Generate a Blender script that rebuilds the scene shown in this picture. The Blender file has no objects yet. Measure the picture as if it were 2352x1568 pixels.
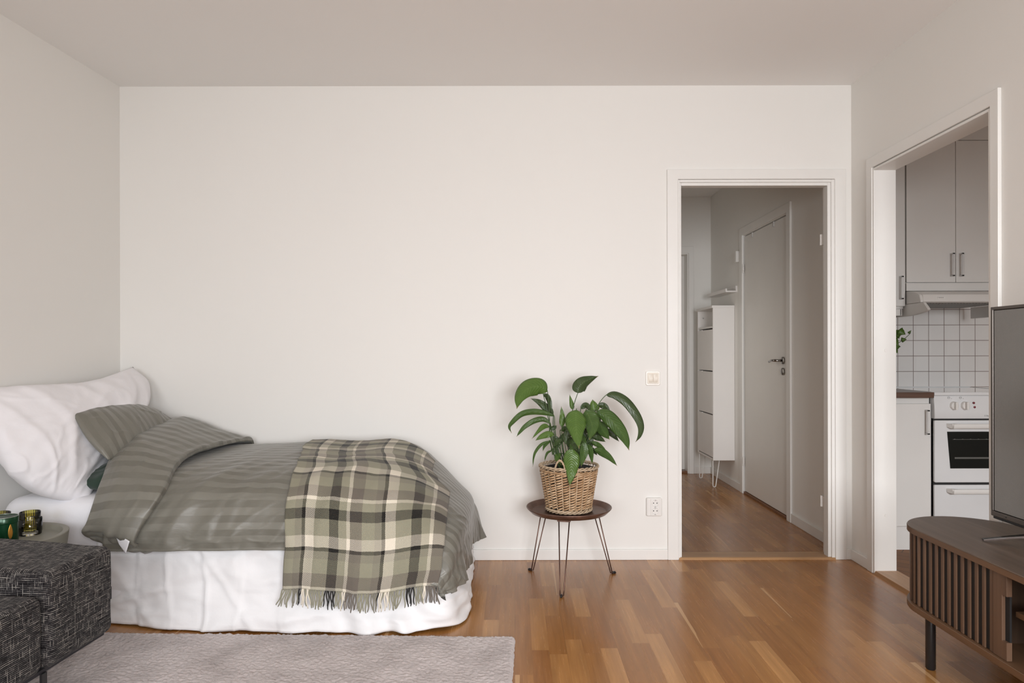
import bpy, math, random
from mathutils import Vector, Matrix, noise

random.seed(7)
SC = bpy.context.scene
COL = SC.collection
F = 1568.0            # focal length in pixels of the 2352 px wide frame (24 mm lens)
EYE = 1.137           # camera height
ROLL = 0.0020
CX, CY = 1181.0, 812.0
PI = math.pi


def P(px, py, Y):
    """point of the photograph's pixel at a known distance Y in the room"""
    a = (px - CX) / F
    b = (CY - py) / F
    c, s = math.cos(ROLL), math.sin(ROLL)
    return Vector(((a * c + b * s) * Y, Y, EYE + (-a * s + b * c) * Y))


# ---------------------------------------------------------------- mesh builder
class MB:
    def __init__(self):
        self.v, self.f, self.uv = [], [], []
        self.has_uv = False

    def add(self, verts, faces, uvs=None):
        n = len(self.v)
        self.v += [Vector(p) for p in verts]
        self.f += [[i + n for i in f] for f in faces]
        if uvs is not None:
            self.has_uv = True
            self.uv += uvs
        else:
            self.uv += [(0.0, 0.0)] * len(verts)
        return self

    def box(self, x0, x1, y0, y1, z0, z1):
        v = [(x0, y0, z0), (x1, y0, z0), (x1, y1, z0), (x0, y1, z0),
             (x0, y0, z1), (x1, y0, z1), (x1, y1, z1), (x0, y1, z1)]
        f = [(0, 3, 2, 1), (4, 5, 6, 7), (0, 1, 5, 4), (1, 2, 6, 5), (2, 3, 7, 6), (3, 0, 4, 7)]
        return self.add(v, f)

    def prism(self, poly, axis, a0, a1):
        """poly: 2-D outline in the two other axes (x: y,z  y: x,z  z: x,y)"""
        n = len(poly)

        def mk(p, a):
            return {'x': (a, p[0], p[1]), 'y': (p[0], a, p[1]), 'z': (p[0], p[1], a)}[axis]
        v = [mk(p, a0) for p in poly] + [mk(p, a1) for p in poly]
        f = [tuple(range(n))[::-1], tuple(range(n, 2 * n))]
        f += [(i, (i + 1) % n, n + (i + 1) % n, n + i) for i in range(n)]
        return self.add(v, f)

    def tube(self, pts, r, seg=8, closed=False, cap=True, flat=1.0):
        pts = [Vector(p) for p in pts]
        n = len(pts)
        rs = r if isinstance(r, (list, tuple)) else [r] * n
        V, Fc = [], []
        up = None
        for i, p in enumerate(pts):
            if closed:
                t = pts[(i + 1) % n] - pts[i - 1]
            else:
                t = pts[min(i + 1, n - 1)] - pts[max(i - 1, 0)]
            if t.length < 1e-9:
                t = Vector((0, 0, 1))
            t.normalize()
            if up is None:
                up = Vector((0, 0, 1)) if abs(t.z) < 0.9 else Vector((1, 0, 0))
            a = up - t * up.dot(t)
            if a.length < 1e-6:
                a = t.orthogonal()
            a.normalize()
            up = a
            b = t.cross(a)
            for k in range(seg):
                w = 2 * PI * k / seg
                V.append(p + a * math.cos(w) * rs[i] + b * math.sin(w) * rs[i] * flat)
        m = n if closed else n - 1
        for i in range(m):
            j = (i + 1) % n
            for k in range(seg):
                l = (k + 1) % seg
                Fc.append((i * seg + k, i * seg + l, j * seg + l, j * seg + k))
        if cap and not closed:
            Fc.append(tuple(range(seg))[::-1])
            Fc.append(tuple((n - 1) * seg + k for k in range(seg)))
        return self.add(V, Fc)

    def lathe(self, prof, cx, cy, seg=48, wob=None):
        """prof: list of (radius, z); closes onto the axis where radius is 0"""
        V, Fc, ring = [], [], []
        for (r, z) in prof:
            if r <= 1e-6:
                V.append((cx, cy, z))
                ring.append([len(V) - 1] * seg)
            else:
                s = len(V)
                for k in range(seg):
                    w = 2 * PI * k / seg
                    rr = r * (wob(w, z) if wob else 1)
                    V.append((cx + rr * math.cos(w), cy + rr * math.sin(w), z))
                ring.append(list(range(s, s + seg)))
        for i in range(len(ring) - 1):
            A, B = ring[i], ring[i + 1]
            for k in range(seg):
                l = (k + 1) % seg
                f = []
                for q in (A[k], A[l], B[l], B[k]):
                    if q not in f:
                        f.append(q)
                if len(f) > 2:
                    Fc.append(tuple(f))
        return self.add(V, Fc)

    def cyl(self, p0, p1, r, seg=24):
        return self.tube([p0, p1], r, seg)

    def grid(self, rows, uvs=None):
        R, C = len(rows), len(rows[0])
        V = [p for row in rows for p in row]
        U = [u for row in uvs for u in row] if uvs else None
        Fc = [(i * C + j, (i + 1) * C + j, (i + 1) * C + j + 1, i * C + j + 1)
              for i in range(R - 1) for j in range(C - 1)]
        return self.add(V, Fc, U)


ORG = {}


def build(mb, name, mat, parent=None, smooth=False, angle=None, bevel=0.0, bseg=2,
          solid=0.0, soff=-1.0, sub=0, origin=None, label=None):
    org = Vector(origin) if origin is not None else (ORG[parent.name].copy() if parent else Vector((0, 0, 0)))
    me = bpy.data.meshes.new(name)
    me.from_pydata([v - org for v in mb.v], [], mb.f)
    if mb.has_uv:
        ul = me.uv_layers.new(name='UVMap')
        for lp in me.loops:
            ul.data[lp.index].uv = mb.uv[lp.vertex_index]
    me.update()
    o = bpy.data.objects.new(name, me)
    COL.objects.link(o)
    if mat:
        me.materials.append(mat)
    if parent:
        o.parent = parent
        o.location = org - ORG[parent.name]
    else:
        o.location = org
    ORG[o.name] = org
    if smooth or angle:
        me.polygons.foreach_set('use_smooth', [True] * len(me.polygons))
        if angle:
            me.set_sharp_from_angle(angle=math.radians(angle))
    if bevel:
        m = o.modifiers.new('bevel', 'BEVEL')
        m.width = bevel
        m.segments = bseg
        m.limit_method = 'ANGLE'
        m.angle_limit = math.radians(40)
    if solid:
        m = o.modifiers.new('thickness', 'SOLIDIFY')
        m.thickness = solid
        m.offset = soff
    if sub:
        m = o.modifiers.new('subdivision', 'SUBSURF')
        m.levels = sub
        m.render_levels = sub
    if label:
        o['label'] = label
    return o


def thing(name, label, cat, loc, group=None):
    o = bpy.data.objects.new(name, None)
    COL.objects.link(o)
    o.empty_display_size = 0.1
    o.location = loc
    ORG[o.name] = Vector(loc)
    tag(o, label, cat, group)
    return o


def tag(o, label, cat, group=None):
    o['label'] = label
    o['category'] = cat
    if group:
        o['group'] = group
    return o


def struct(mb, name, mat, label=None, **k):
    o = build(mb, name, mat, **k)
    o['kind'] = 'structure'
    if label:
        o['label'] = label
    return o


# ---------------------------------------------------------------- lofts
def catmull(pts, n):
    """n samples along a Catmull-Rom spline through pts"""
    m = len(pts)
    out = []
    for i in range(n):
        t = i / (n - 1) * (m - 1)
        k = min(int(t), m - 2)
        u = t - k
        p1, p2 = pts[k], pts[k + 1]
        p0 = pts[k - 1] if k > 0 else p1 * 2 - p2
        p3 = pts[k + 2] if k + 2 < m else p2 * 2 - p1
        out.append(0.5 * ((2 * p1) + (p2 - p0) * u + (2 * p0 - 5 * p1 + 4 * p2 - p3) * u * u
                          + (3 * p1 - p0 - 3 * p2 + p3) * u ** 3))
    return out


def loft(ctrl, nr, nc):
    """control rows -> fine rows (nr x nc)"""
    rows = [catmull([Vector(p) for p in r], nc) for r in ctrl]
    cols = [catmull([r[j] for r in rows], nr) for j in range(nc)]
    return [[cols[j][i] for j in range(nc)] for i in range(nr)]


def arc_uv(rows):
    """metric-ish uv: mean arc lengths along both directions"""
    R, C = len(rows), len(rows[0])
    us = [0.0]
    for j in range(1, C):
        us.append(us[-1] + sum((rows[i][j] - rows[i][j - 1]).length for i in range(R)) / R)
    vs = [0.0]
    for i in range(1, R):
        vs.append(vs[-1] + sum((rows[i][j] - rows[i - 1][j]).length for j in range(C)) / C)
    return [[(us[j], vs[i]) for j in range(C)] for i in range(R)]


def normals(rows):
    R, C = len(rows), len(rows[0])
    N = []
    for i in range(R):
        r = []
        for j in range(C):
            a = rows[i][min(j + 1, C - 1)] - rows[i][max(j - 1, 0)]
            b = rows[min(i + 1, R - 1)][j] - rows[max(i - 1, 0)][j]
            n = b.cross(a)
            r.append(n.normalized() if n.length > 1e-12 else Vector((0, 0, 1)))
        N.append(r)
    return N


def displace(rows, fn, uvs):
    N = normals(rows)
    return [[rows[i][j] + N[i][j] * fn(uvs[i][j][0], uvs[i][j][1], i / (len(rows) - 1), j / (len(rows[0]) - 1))
             for j in range(len(rows[0]))] for i in range(len(rows))]


def nz(x, y, z=0.0):
    return noise.noise(Vector((x, y, z)))


def ridge(x, y, z=0.0):
    return 1 - 2 * abs(nz(x, y, z))



def sharp(x, y, z=0.0, w=.10):
    """thin crease lines along the zero set of a noise field"""
    return max(0.0, 1 - abs(nz(x, y, z)) / w) ** 1.3


# ---------------------------------------------------------------- materials
class NT:
    def __init__(self, name):
        self.m = bpy.data.materials.new(name)
        self.m.use_nodes = True
        self.t = self.m.node_tree
        self.b = self.t.nodes['Principled BSDF']

    def n(self, typ, ins=None, **props):
        nd = self.t.nodes.new(typ)
        for k, v in props.items():
            setattr(nd, k, v)
        for k, v in (ins or {}).items():
            self.set(nd.inputs[k], v)
        return nd

    def set(self, sock, v):
        if hasattr(v, 'node'):
            self.t.links.new(v, sock)
        else:
            if sock.type == 'RGBA' and len(v) == 3:
                v = (*v, 1)
            sock.default_value = v

    def math(self, op, a, b=None, c=None, clamp=False):
        nd = self.n('ShaderNodeMath', operation=op)
        nd.use_clamp = clamp
        for i, v in enumerate((a, b, c)):
            if v is not None:
                self.set(nd.inputs[i], v)
        return nd.outputs[0]

    def mix(self, fac, a, b, blend='MIX'):
        nd = self.n('ShaderNodeMix', data_type='RGBA', blend_type=blend)
        self.set(nd.inputs[0], fac)
        self.set(nd.inputs[6], a)
        self.set(nd.inputs[7], b)
        return nd.outputs[2]

    def ramp(self, fac, stops, interp='LINEAR'):
        nd = self.n('ShaderNodeValToRGB')
        self.set(nd.inputs[0], fac)
        cr = nd.color_ramp
        cr.interpolation = interp
        while len(cr.elements) < len(stops):
            cr.elements.new(0.5)
        for e, (p, c) in zip(cr.elements, stops):
            e.position = p
            e.color = (*c, 1) if len(c) == 3 else c
        return nd.outputs[0]

    def noise(self, vec, scale, detail=2, rough=0.5, dim='3D'):
        nd = self.n('ShaderNodeTexNoise', {'Scale': scale, 'Detail': detail, 'Roughness': rough}, noise_dimensions=dim)
        if vec is not None:
            self.set(nd.inputs['Vector'], vec)
        return nd.outputs[0]

    def mapping(self, vec, scale=(1, 1, 1), rot=(0, 0, 0), loc=(0, 0, 0)):
        return self.n('ShaderNodeMapping', {'Vector': vec, 'Scale': scale, 'Rotation': rot, 'Location': loc}).outputs[0]

    def sep(self, vec):
        return self.n('ShaderNodeSeparateXYZ', {0: vec}).outputs

    def comb(self, x=0.0, y=0.0, z=0.0):
        return self.n('ShaderNodeCombineXYZ', {0: x, 1: y, 2: z}).outputs[0]

    def white(self, vec):
        return self.n('ShaderNodeTexWhiteNoise', {'Vector': vec}, noise_dimensions='3D').outputs

    def pos(self):
        return self.n('ShaderNodeNewGeometry').outputs['Position']

    def uv(self):
        return self.n('ShaderNodeTexCoord').outputs['UV']

    def obj(self):
        return self.n('ShaderNodeTexCoord').outputs['Object']

    def bump(self, h, strength=0.3, dist=0.01):
        self.set(self.b.inputs['Normal'], self.n('ShaderNodeBump', {'Height': h, 'Strength': strength, 'Distance': dist}).outputs[0])

    def out(self, **k):
        names = {'color': 'Base Color', 'rough': 'Roughness', 'metal': 'Metallic', 'spec': 'Specular IOR Level',
                 'sheen': 'Sheen Weight', 'coat': 'Coat Weight', 'trans': 'Transmission Weight', 'ior': 'IOR',
                 'sss': 'Subsurface Weight', 'alpha': 'Alpha', 'croug': 'Coat Roughness', 'sheenr': 'Sheen Roughness'}
        for a, v in k.items():
            self.set(self.b.inputs[names[a]], v)
        return self.m


def srgb(r, g, b):
    return tuple(((c / 255) / 12.92 if c / 255 <= 0.04045 else ((c / 255 + 0.055) / 1.055) ** 2.4) for c in (r, g, b))


def plain(name, color, rough=0.5, metal=0.0, **k):
    """one colour with a very slight large-scale mottling, so nothing is perfectly flat"""
    t = NT(name)
    n = t.noise(t.pos(), 6.0, 3)
    c = t.mix(n, tuple(x * 0.97 for x in color), tuple(min(1, x * 1.03) for x in color))
    return t.out(color=c, rough=rough, metal=metal, **k)
# ================================================================ materials
def m_wall(name, col):
    t = NT(name)
    p = t.pos()
    n = t.noise(p, 1.3, 3)
    fine = t.noise(p, 220, 2)
    c = t.mix(n, tuple(x * 0.985 for x in col), tuple(min(1, x * 1.015) for x in col))
    t.bump(fine, 0.06, 0.002)
    return t.out(color=c, rough=0.75, spec=0.3)


M_WALL = m_wall('wall paint warm white', (0.785, 0.772, 0.740))
M_CEIL = m_wall('ceiling paint white', (0.86, 0.85, 0.835))
M_TRIM = plain('trim gloss white', (0.765, 0.752, 0.722), 0.38)
M_DOOR = plain('door lacquer white', (0.72, 0.70, 0.665), 0.38)
M_CAB = plain('kitchen cabinet white', (0.72, 0.705, 0.68), 0.42)
M_CABEDGE = plain('kitchen shadow gap', (0.10, 0.095, 0.09), 0.6)
M_WHITE = plain('white laminate', (0.80, 0.775, 0.75), 0.4)
M_ENAMEL = plain('white enamel', (0.73, 0.735, 0.74), 0.12, coat=0.5)
M_PLASTIC = plain('white plastic', (0.76, 0.74, 0.71), 0.35)
M_CREAM = plain('cream plastic', (0.74, 0.68, 0.59), 0.35)
M_CREAMRIM = plain('light cream plastic', (0.82, 0.785, 0.735), 0.3)
M_BLACK = plain('black gap', (0.008, 0.007, 0.007), 0.7)
M_BLACKMETAL = plain('black lacquered metal', (0.014, 0.014, 0.015), 0.38)
M_CHROME = plain('brushed steel', (0.62, 0.61, 0.60), 0.28, 1.0)
M_SATIN = plain('satin aluminium', (0.60, 0.59, 0.575), 0.45, 0.45)
M_HANDLE_DARK = plain('dark nickel', (0.30, 0.285, 0.27), 0.25, 1.0)
M_GREYTEXT = plain('grey print', (0.33, 0.33, 0.33), 0.6)
M_REDLIGHT = plain('red lamp lens', (0.16, 0.012, 0.02), 0.15)
M_OVENGLASS = plain('oven window glass', (0.004, 0.005, 0.004), 0.08, spec=0.25)
M_OVENRACK = plain('oven rack wire', (0.14, 0.14, 0.13), 0.4, 0.6)


def m_glasstop():
    t = NT('ceramic glass hob')
    return t.out(color=(0.02, 0.02, 0.021), rough=0.06, coat=1.0, spec=0.8)


M_HOB = m_glasstop()


def m_parquet():
    t = NT('oak parquet')
    p = t.pos()
    x, y, z = t.sep(p)
    W = 0.066
    row = t.math('FLOOR', t.math('DIVIDE', x, W))
    rr = t.white(t.comb(row, 3.7, 0))
    L = t.math('ADD', 0.34, t.math('MULTIPLY', t.math('FRACT', t.math('MULTIPLY', rr[0], 7.13)), 0.26))
    yy = t.math('DIVIDE', t.math('ADD', y, t.math('MULTIPLY', rr[0], 9.0)), L)
    cell = t.math('FLOOR', yy)
    rnd = t.white(t.comb(row, cell, 1.0))
    r1 = rnd[0]
    r2 = t.math('FRACT', t.math('MULTIPLY', r1, 37.7))
    base = t.ramp(r1, [(0.0, (0.300, 0.124, 0.031)), (0.3, (0.355, 0.157, 0.042)), (0.55, (0.322, 0.140, 0.036)),
                       (0.78, (0.400, 0.188, 0.056)), (1.0, (0.46, 0.234, 0.082))])
    # grain: long streaks running along the boards, shifted per strip
    off = t.math('MULTIPLY', r2, 40.0)
    g = t.comb(t.math('ADD', t.math('MULTIPLY', x, 110.0), off), t.math('MULTIPLY', y, 3.0), off)
    grain = t.noise(g, 1.0, 5, 0.65)
    g2 = t.comb(t.math('ADD', t.math('MULTIPLY', x, 30.0), off), t.math('MULTIPLY', y, 2.2), off)
    broad = t.noise(g2, 1.0, 3, 0.55)
    gr = t.ramp(grain, [(0.3, (0.86, 0.83, 0.79)), (0.62, (1.04, 1.04, 1.04))])
    br = t.ramp(broad, [(0.30, (0.84, 0.82, 0.79)), (0.70, (1.10, 1.10, 1.10))])
    c = t.mix(1.0, base, gr, 'MULTIPLY')
    c = t.mix(1.0, c, br, 'MULTIPLY')
    # pale sapwood streaks along the edge of a few strips
    fx = t.math('FRACT', t.math('DIVIDE', x, W))
    fy = t.math('FRACT', yy)
    taper = t.math('ADD', 0.05, t.math('MULTIPLY', fy, 0.22))
    wob = t.math('MULTIPLY', t.math('SUBTRACT', broad, 0.5), 0.25)
    sap = t.math('LESS_THAN', t.math('ADD', fx, wob), taper)
    few = t.math('GREATER_THAN', r2, 0.925)
    c = t.mix(t.math('MULTIPLY', t.math('MULTIPLY', sap, few), 0.75), c, (0.60, 0.36, 0.17))
    # joints
    ex = t.math('LESS_THAN', fx, 0.016)
    ey = t.math('LESS_THAN', t.math('MULTIPLY', fy, L), 0.0012)
    j3 = t.math('LESS_THAN', t.math('FRACT', t.math('DIVIDE', t.math('FLOOR', t.math('DIVIDE', x, W)), 3.0)), 0.2)
    joint = t.math('MAXIMUM', t.math('MULTIPLY', ex, t.math('ADD', 0.16, t.math('MULTIPLY', j3, 0.35))), t.math('MULTIPLY', ey, 0.22))
    c = t.mix(joint, c, (0.09, 0.038, 0.013))
    rough = t.math('ADD', 0.20, t.math('MULTIPLY', grain, 0.12))
    t.bump(t.math('SUBTRACT', t.math('MULTIPLY', grain, 0.15), joint), 0.10, 0.0015)
    return t.out(color=c, rough=rough, spec=0.5)


M_FLOOR = m_parquet()


def m_kitchen_floor():
    t = NT('kitchen floor wood')
    p = t.mapping(t.pos(), (1, 1, 1), (0, 0, math.radians(-52)))
    x, y, z = t.sep(p)
    fx = t.math('FRACT', t.math('DIVIDE', x, 0.075))
    row = t.math('FLOOR', t.math('DIVIDE', x, 0.075))
    fy = t.math('FRACT', t.math('ADD', t.math('DIVIDE', y, 0.34), t.math('MULTIPLY', t.white(t.comb(row, 1, 1))[0], 5)))
    j = t.math('MAXIMUM', t.math('LESS_THAN', fx, 0.06), t.math('LESS_THAN', fy, 0.015))
    r = t.white(t.comb(row, t.math('FLOOR', t.math('DIVIDE', y, 0.34)), 0))[0]
    c = t.ramp(r, [(0, (0.17, 0.066, 0.015)), (1, (0.25, 0.10, 0.026))])
    g = t.noise(t.mapping(p, (60, 3, 1)), 1.0, 4)
    c = t.mix(t.math('MULTIPLY', g, 0.35), c, (0.12, 0.05, 0.018))
    c = t.mix(t.math('MULTIPLY', j, 0.8), c, (0.03, 0.013, 0.006))
    return t.out(color=c, rough=0.5, spec=0.3)


M_KFLOOR = m_kitchen_floor()


def m_oakstrip(name, a, b, axis='x', rough=0.35, sc=1.0):
    t = NT(name)
    s = {'x': (3, 70, 70), 'y': (70, 3, 70), 'z': (70, 70, 3)}[axis]
    g = t.noise(t.mapping(t.pos(), tuple(q * sc for q in s)), 1.0, 5, 0.6)
    c = t.ramp(g, [(0.3, a), (0.7, b)])
    t.bump(g, 0.08, 0.002)
    return t.out(color=c, rough=rough)


M_THRESH = m_oakstrip('oak threshold', (0.30, 0.165, 0.075), (0.46, 0.27, 0.135), 'x')
M_THRESHY = m_oakstrip('oak threshold lengthwise', (0.30, 0.155, 0.065), (0.44, 0.24, 0.11), 'y')
M_THRESHD = m_oakstrip('dark threshold', (0.15, 0.06, 0.022), (0.22, 0.095, 0.04), 'y')
M_COUNTER = m_oakstrip('walnut worktop', (0.075, 0.033, 0.018), (0.135, 0.062, 0.034), 'x', 0.3)


def m_walnut(name, axis, a, b, rough=0.42):
    t = NT(name)
    s = {'x': (2.2, 34, 34), 'y': (34, 2.2, 34), 'z': (34, 34, 2.2)}[axis]
    p = t.pos()
    n1 = t.noise(t.mapping(p, s), 1.0, 5, 0.62)
    n2 = t.noise(t.mapping(p, tuple(q * 4 for q in s)), 1.0, 3, 0.5)
    c = t.ramp(n1, [(0.28, a), (0.5, tuple((x + y) / 2 for x, y in zip(a, b))), (0.72, b)])
    c = t.mix(t.math('MULTIPLY', n2, 0.30), c, tuple(x * 0.55 for x in a))
    t.bump(n2, 0.06, 0.001)
    return t.out(color=c, rough=rough)


M_WALNUT_TOP = m_walnut('smoked walnut top', 'y', (0.078, 0.050, 0.034), (0.160, 0.110, 0.078), 0.36)
M_WALNUT_EDGE = m_walnut('walnut edge', 'y', (0.105, 0.055, 0.028), (0.175, 0.094, 0.048))
M_WALNUT_SLAT = m_walnut('walnut slat', 'z', (0.090, 0.050, 0.030), (0.165, 0.095, 0.058))
M_WALNUT_IN = m_walnut('walnut inside', 'z', (0.045, 0.026, 0.016), (0.085, 0.05, 0.03))


def m_tiles():
    t = NT('white wall tiles with dark grout')
    x, y, z = t.sep(t.pos())
    Pt = 0.102
    fx = t.math('FRACT', t.math('DIVIDE', t.math('ADD', x, 20 * Pt - 2.5285), Pt))
    fz = t.math('FRACT', t.math('DIVIDE', t.math('ADD', z, 20 * Pt - 1.3205), Pt))
    w = 0.036
    dx = t.math('ABSOLUTE', t.math('SUBTRACT', t.math('FRACT', t.math('ADD', fx, 0.5)), 0.5))
    dz = t.math('ABSOLUTE', t.math('SUBTRACT', t.math('FRACT', t.math('ADD', fz, 0.5)), 0.5))
    d = t.math('MINIMUM', dx, dz)
    g = t.math('LESS_THAN', d, w / 2)
    cell = t.comb(t.math('FLOOR', t.math('DIVIDE', x, Pt)), t.math('FLOOR', t.math('DIVIDE', z, Pt)), 0)
    r = t.white(cell)[0]
    c = t.mix(r, (0.76, 0.74, 0.72), (0.79, 0.77, 0.75))
    c = t.mix(g, c, (0.22, 0.17, 0.15))
    h = t.n('ShaderNodeMapRange', {0: d, 1: 0.0, 2: 0.07, 3: 0.0, 4: 1.0}).outputs[0]
    t.bump(h, 0.15, 0.002)
    return t.out(color=c, rough=t.math('ADD', 0.22, t.math('MULTIPLY', g, 0.6)))


M_TILES = m_tiles()


# ---- textiles
def m_cotton(name, col, weave=900, rough=0.85, sheen=0.15):
    t = NT(name)
    p = t.pos()
    n = t.noise(p, 4, 3)
    f = t.noise(p, weave, 2)
    c = t.mix(n, tuple(x * 0.975 for x in col), tuple(min(1, x * 1.02) for x in col))
    big = t.noise(p, 14, 4, 0.6)
    h = t.math('ADD', t.math('MULTIPLY', f, 0.12), t.math('MULTIPLY', big, 0.8))
    t.bump(h, 0.22, 0.012)
    return t.out(color=c, rough=rough, sheen=sheen, spec=0.2)


M_SHEET = m_cotton('white cotton sheet', (0.80, 0.80, 0.83))
M_SKIRT = m_cotton('white creased cotton', (0.80, 0.795, 0.80))
M_PILLOW = m_cotton('white pillow cotton', (0.80, 0.785, 0.805))
M_DARKGREEN = m_cotton('dark green cotton', (0.026, 0.048, 0.034))


def m_sateen():
    """sage sateen with woven satin stripes running along the bed (uv in metres)"""
    t = NT('sage sateen striped')
    uv = t.uv()
    u, v, w = t.sep(uv)
    f = t.math('FRACT', t.math('DIVIDE', v, 0.052))
    s = t.n('ShaderNodeMapRange', {0: t.math('ABSOLUTE', t.math('SUBTRACT', f, 0.5)), 1: 0.235, 2: 0.262, 3: 0.0, 4: 1.0}).outputs[0]
    n = t.noise(t.mapping(uv, (9, 9, 1)), 1.0, 3)
    patch = t.noise(t.mapping(uv, (5, 7, 1)), 1.0, 2)
    vis = t.n('ShaderNodeMapRange', {0: patch, 1: 0.38, 2: 0.62, 3: 0.12, 4: 0.85}).outputs[0]  # stripe contrast comes and goes in patches: satin sheen painted into the colour
    s2 = t.math('ADD', 0.5, t.math('MULTIPLY', t.math('SUBTRACT', s, 0.5), vis))
    c = t.mix(s2, (0.136, 0.129, 0.106), (0.208, 0.201, 0.172))
    c = t.mix(t.math('MULTIPLY', n, 0.2), c, (0.150, 0.138, 0.110))
    fine = t.noise(uv, 700, 2)
    big = t.noise(t.mapping(uv, (10, 26, 1), (0, 0, 0.6)), 1.0, 4, 0.55)
    t.bump(t.math('ADD', t.math('MULTIPLY', fine, 0.04), big), 0.20, 0.012)
    r = t.math('SUBTRACT', 0.46, t.math('MULTIPLY', s, 0.10))
    return t.out(color=c, rough=r, sheen=0.12, spec=0.32, sheenr=0.4)


M_SAGE = m_sateen()

# one repeat of the tartan: (width share, colour key)
PLAID = [(0.040, 'k'), (0.125, 'w'), (0.185, 'o'), (0.115, 'k'), (0.100, 'o'), (0.042, 'w'),
         (0.150, 'b'), (0.155, 'o'), (0.088, 'b2')]
PLAIDCOL = {'k': (0.014, 0.013, 0.012), 'w': (0.70, 0.64, 0.53), 'o': (0.262, 0.250, 0.182),
            'b': (0.140, 0.120, 0.100), 'b2': (0.205, 0.190, 0.148)}


def m_plaid():
    t = NT('tartan wool')
    uv = t.uv()
    wobn = t.noise(uv, 60, 2)
    u, v, w = t.sep(uv)
    wob = t.math('MULTIPLY', t.math('SUBTRACT', wobn, 0.5), 0.003)

    def stripes(x, rep):
        f = t.math('FRACT', t.math('DIVIDE', t.math('ADD', x, wob), rep))
        st, a = [], 0.0
        for wd, k in PLAID:
            st.append((a, PLAIDCOL[k]))
            a += wd
        return t.ramp(f, st, 'CONSTANT')
    cu = stripes(u, 0.333)
    cv = stripes(v, 0.36)
    # twill: diagonal lines decide which yarn shows
    d = t.math('FRACT', t.math('MULTIPLY', t.math('ADD', t.math('MULTIPLY', u, 1.55), v), 140.0))
    tw = t.n('ShaderNodeMapRange', {0: t.math('ABSOLUTE', t.math('SUBTRACT', d, 0.5)), 1: 0.17, 2: 0.33, 3: 0.0, 4: 1.0}).outputs[0]
    c = t.mix(tw, cu, cv)
    c = t.mix(0.25, c, t.mix(1.0, cu, cv, 'DARKEN'))
    fuzz = t.noise(uv, 420, 3, 0.7)
    c = t.mix(t.math('MULTIPLY', t.math('SUBTRACT', fuzz, 0.45), 0.35, None, True), c, (0.33, 0.31, 0.25))
    t.bump(t.math('ADD', fuzz, t.math('MULTIPLY', tw, 0.5)), 0.35, 0.002)
    return t.out(color=c, rough=0.95, sheen=0.12, spec=0.1)


M_PLAID = m_plaid()
M_YARN = {k: m_cotton('fringe yarn ' + n, PLAIDCOL[k], 500, 0.95, 0.3) for k, n in
          (('k', 'black'), ('w', 'cream'), ('o', 'olive'), ('b', 'brown'), ('b2', 'grey olive'))}


def m_tweed():
    """black and grey basket-weave tweed; object coordinates in metres"""
    t = NT('black and grey tweed')
    uv = t.uv()
    warp = t.noise(uv, 22, 2)
    u, v, w = t.sep(uv)
    wj = t.math('MULTIPLY', t.math('SUBTRACT', warp, 0.5), 0.003)
    S = 185.0
    uu = t.math('MULTIPLY', t.math('ADD', u, wj), S)
    vv = t.math('MULTIPLY', t.math('ADD', v, t.math('MULTIPLY', wj, 1.0)), S)
    fu = t.math('FRACT', uu)
    fv = t.math('FRACT', vv)
    iu = t.math('FLOOR', uu)
    iv = t.math('FLOOR', vv)
    # light yarns: weft lines of changing strength, sparse brighter warp slubs
    ru = t.noise(t.comb(t.math('MULTIPLY', iu, 7.31), t.math('MULTIPLY', v, 24.0), 2.0), 1.0, 3, 0.6)
    rv = t.noise(t.comb(t.math('MULTIPLY', u, 20.0), t.math('MULTIPLY', iv, 5.77), 9.0), 1.0, 4, 0.65)
    au = t.n('ShaderNodeMapRange', {0: ru, 1: 0.49, 2: 0.63, 3: 0.0, 4: 1.0}).outputs[0]
    av = t.n('ShaderNodeMapRange', {0: rv, 1: 0.36, 2: 0.62, 3: 0.03, 4: 0.95}).outputs[0]
    lu = t.n('ShaderNodeMapRange', {0: t.math('ABSOLUTE', t.math('SUBTRACT', fu, 0.5)), 1: 0.08, 2: 0.19, 3: 1.0, 4: 0.0}).outputs[0]
    lv = t.n('ShaderNodeMapRange', {0: t.math('ABSOLUTE', t.math('SUBTRACT', fv, 0.5)), 1: 0.10, 2: 0.24, 3: 1.0, 4: 0.0}).outputs[0]
    yu = t.math('MULTIPLY', lu, au)
    yv = t.math('MULTIPLY', lv, av)
    k = t.math('MAXIMUM', yu, yv, None, True)
    c = t.ramp(k, [(0.0, (0.008, 0.007, 0.008)), (0.5, (0.095, 0.088, 0.086)), (1.0, (0.42, 0.39, 0.35))])
    t.bump(k, 0.5, 0.003)
    return t.out(color=c, rough=0.9, sheen=0.05, spec=0.15)


M_TWEED = m_tweed()


def m_rug():
    t = NT('pile rug mauve grey')
    p = t.pos()
    n = t.noise(p, 7, 4, 0.6)
    f = t.noise(t.mapping(p, (260, 330, 200)), 1.0, 3, 0.6)
    c = t.ramp(n, [(0.30, (0.37, 0.315, 0.30)), (0.55, (0.50, 0.435, 0.42)), (0.8, (0.55, 0.485, 0.47))])
    t.bump(f, 0.5, 0.005)
    return t.out(color=c, rough=0.95, sheen=0.5, spec=0.05)


M_RUG = m_rug()


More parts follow.
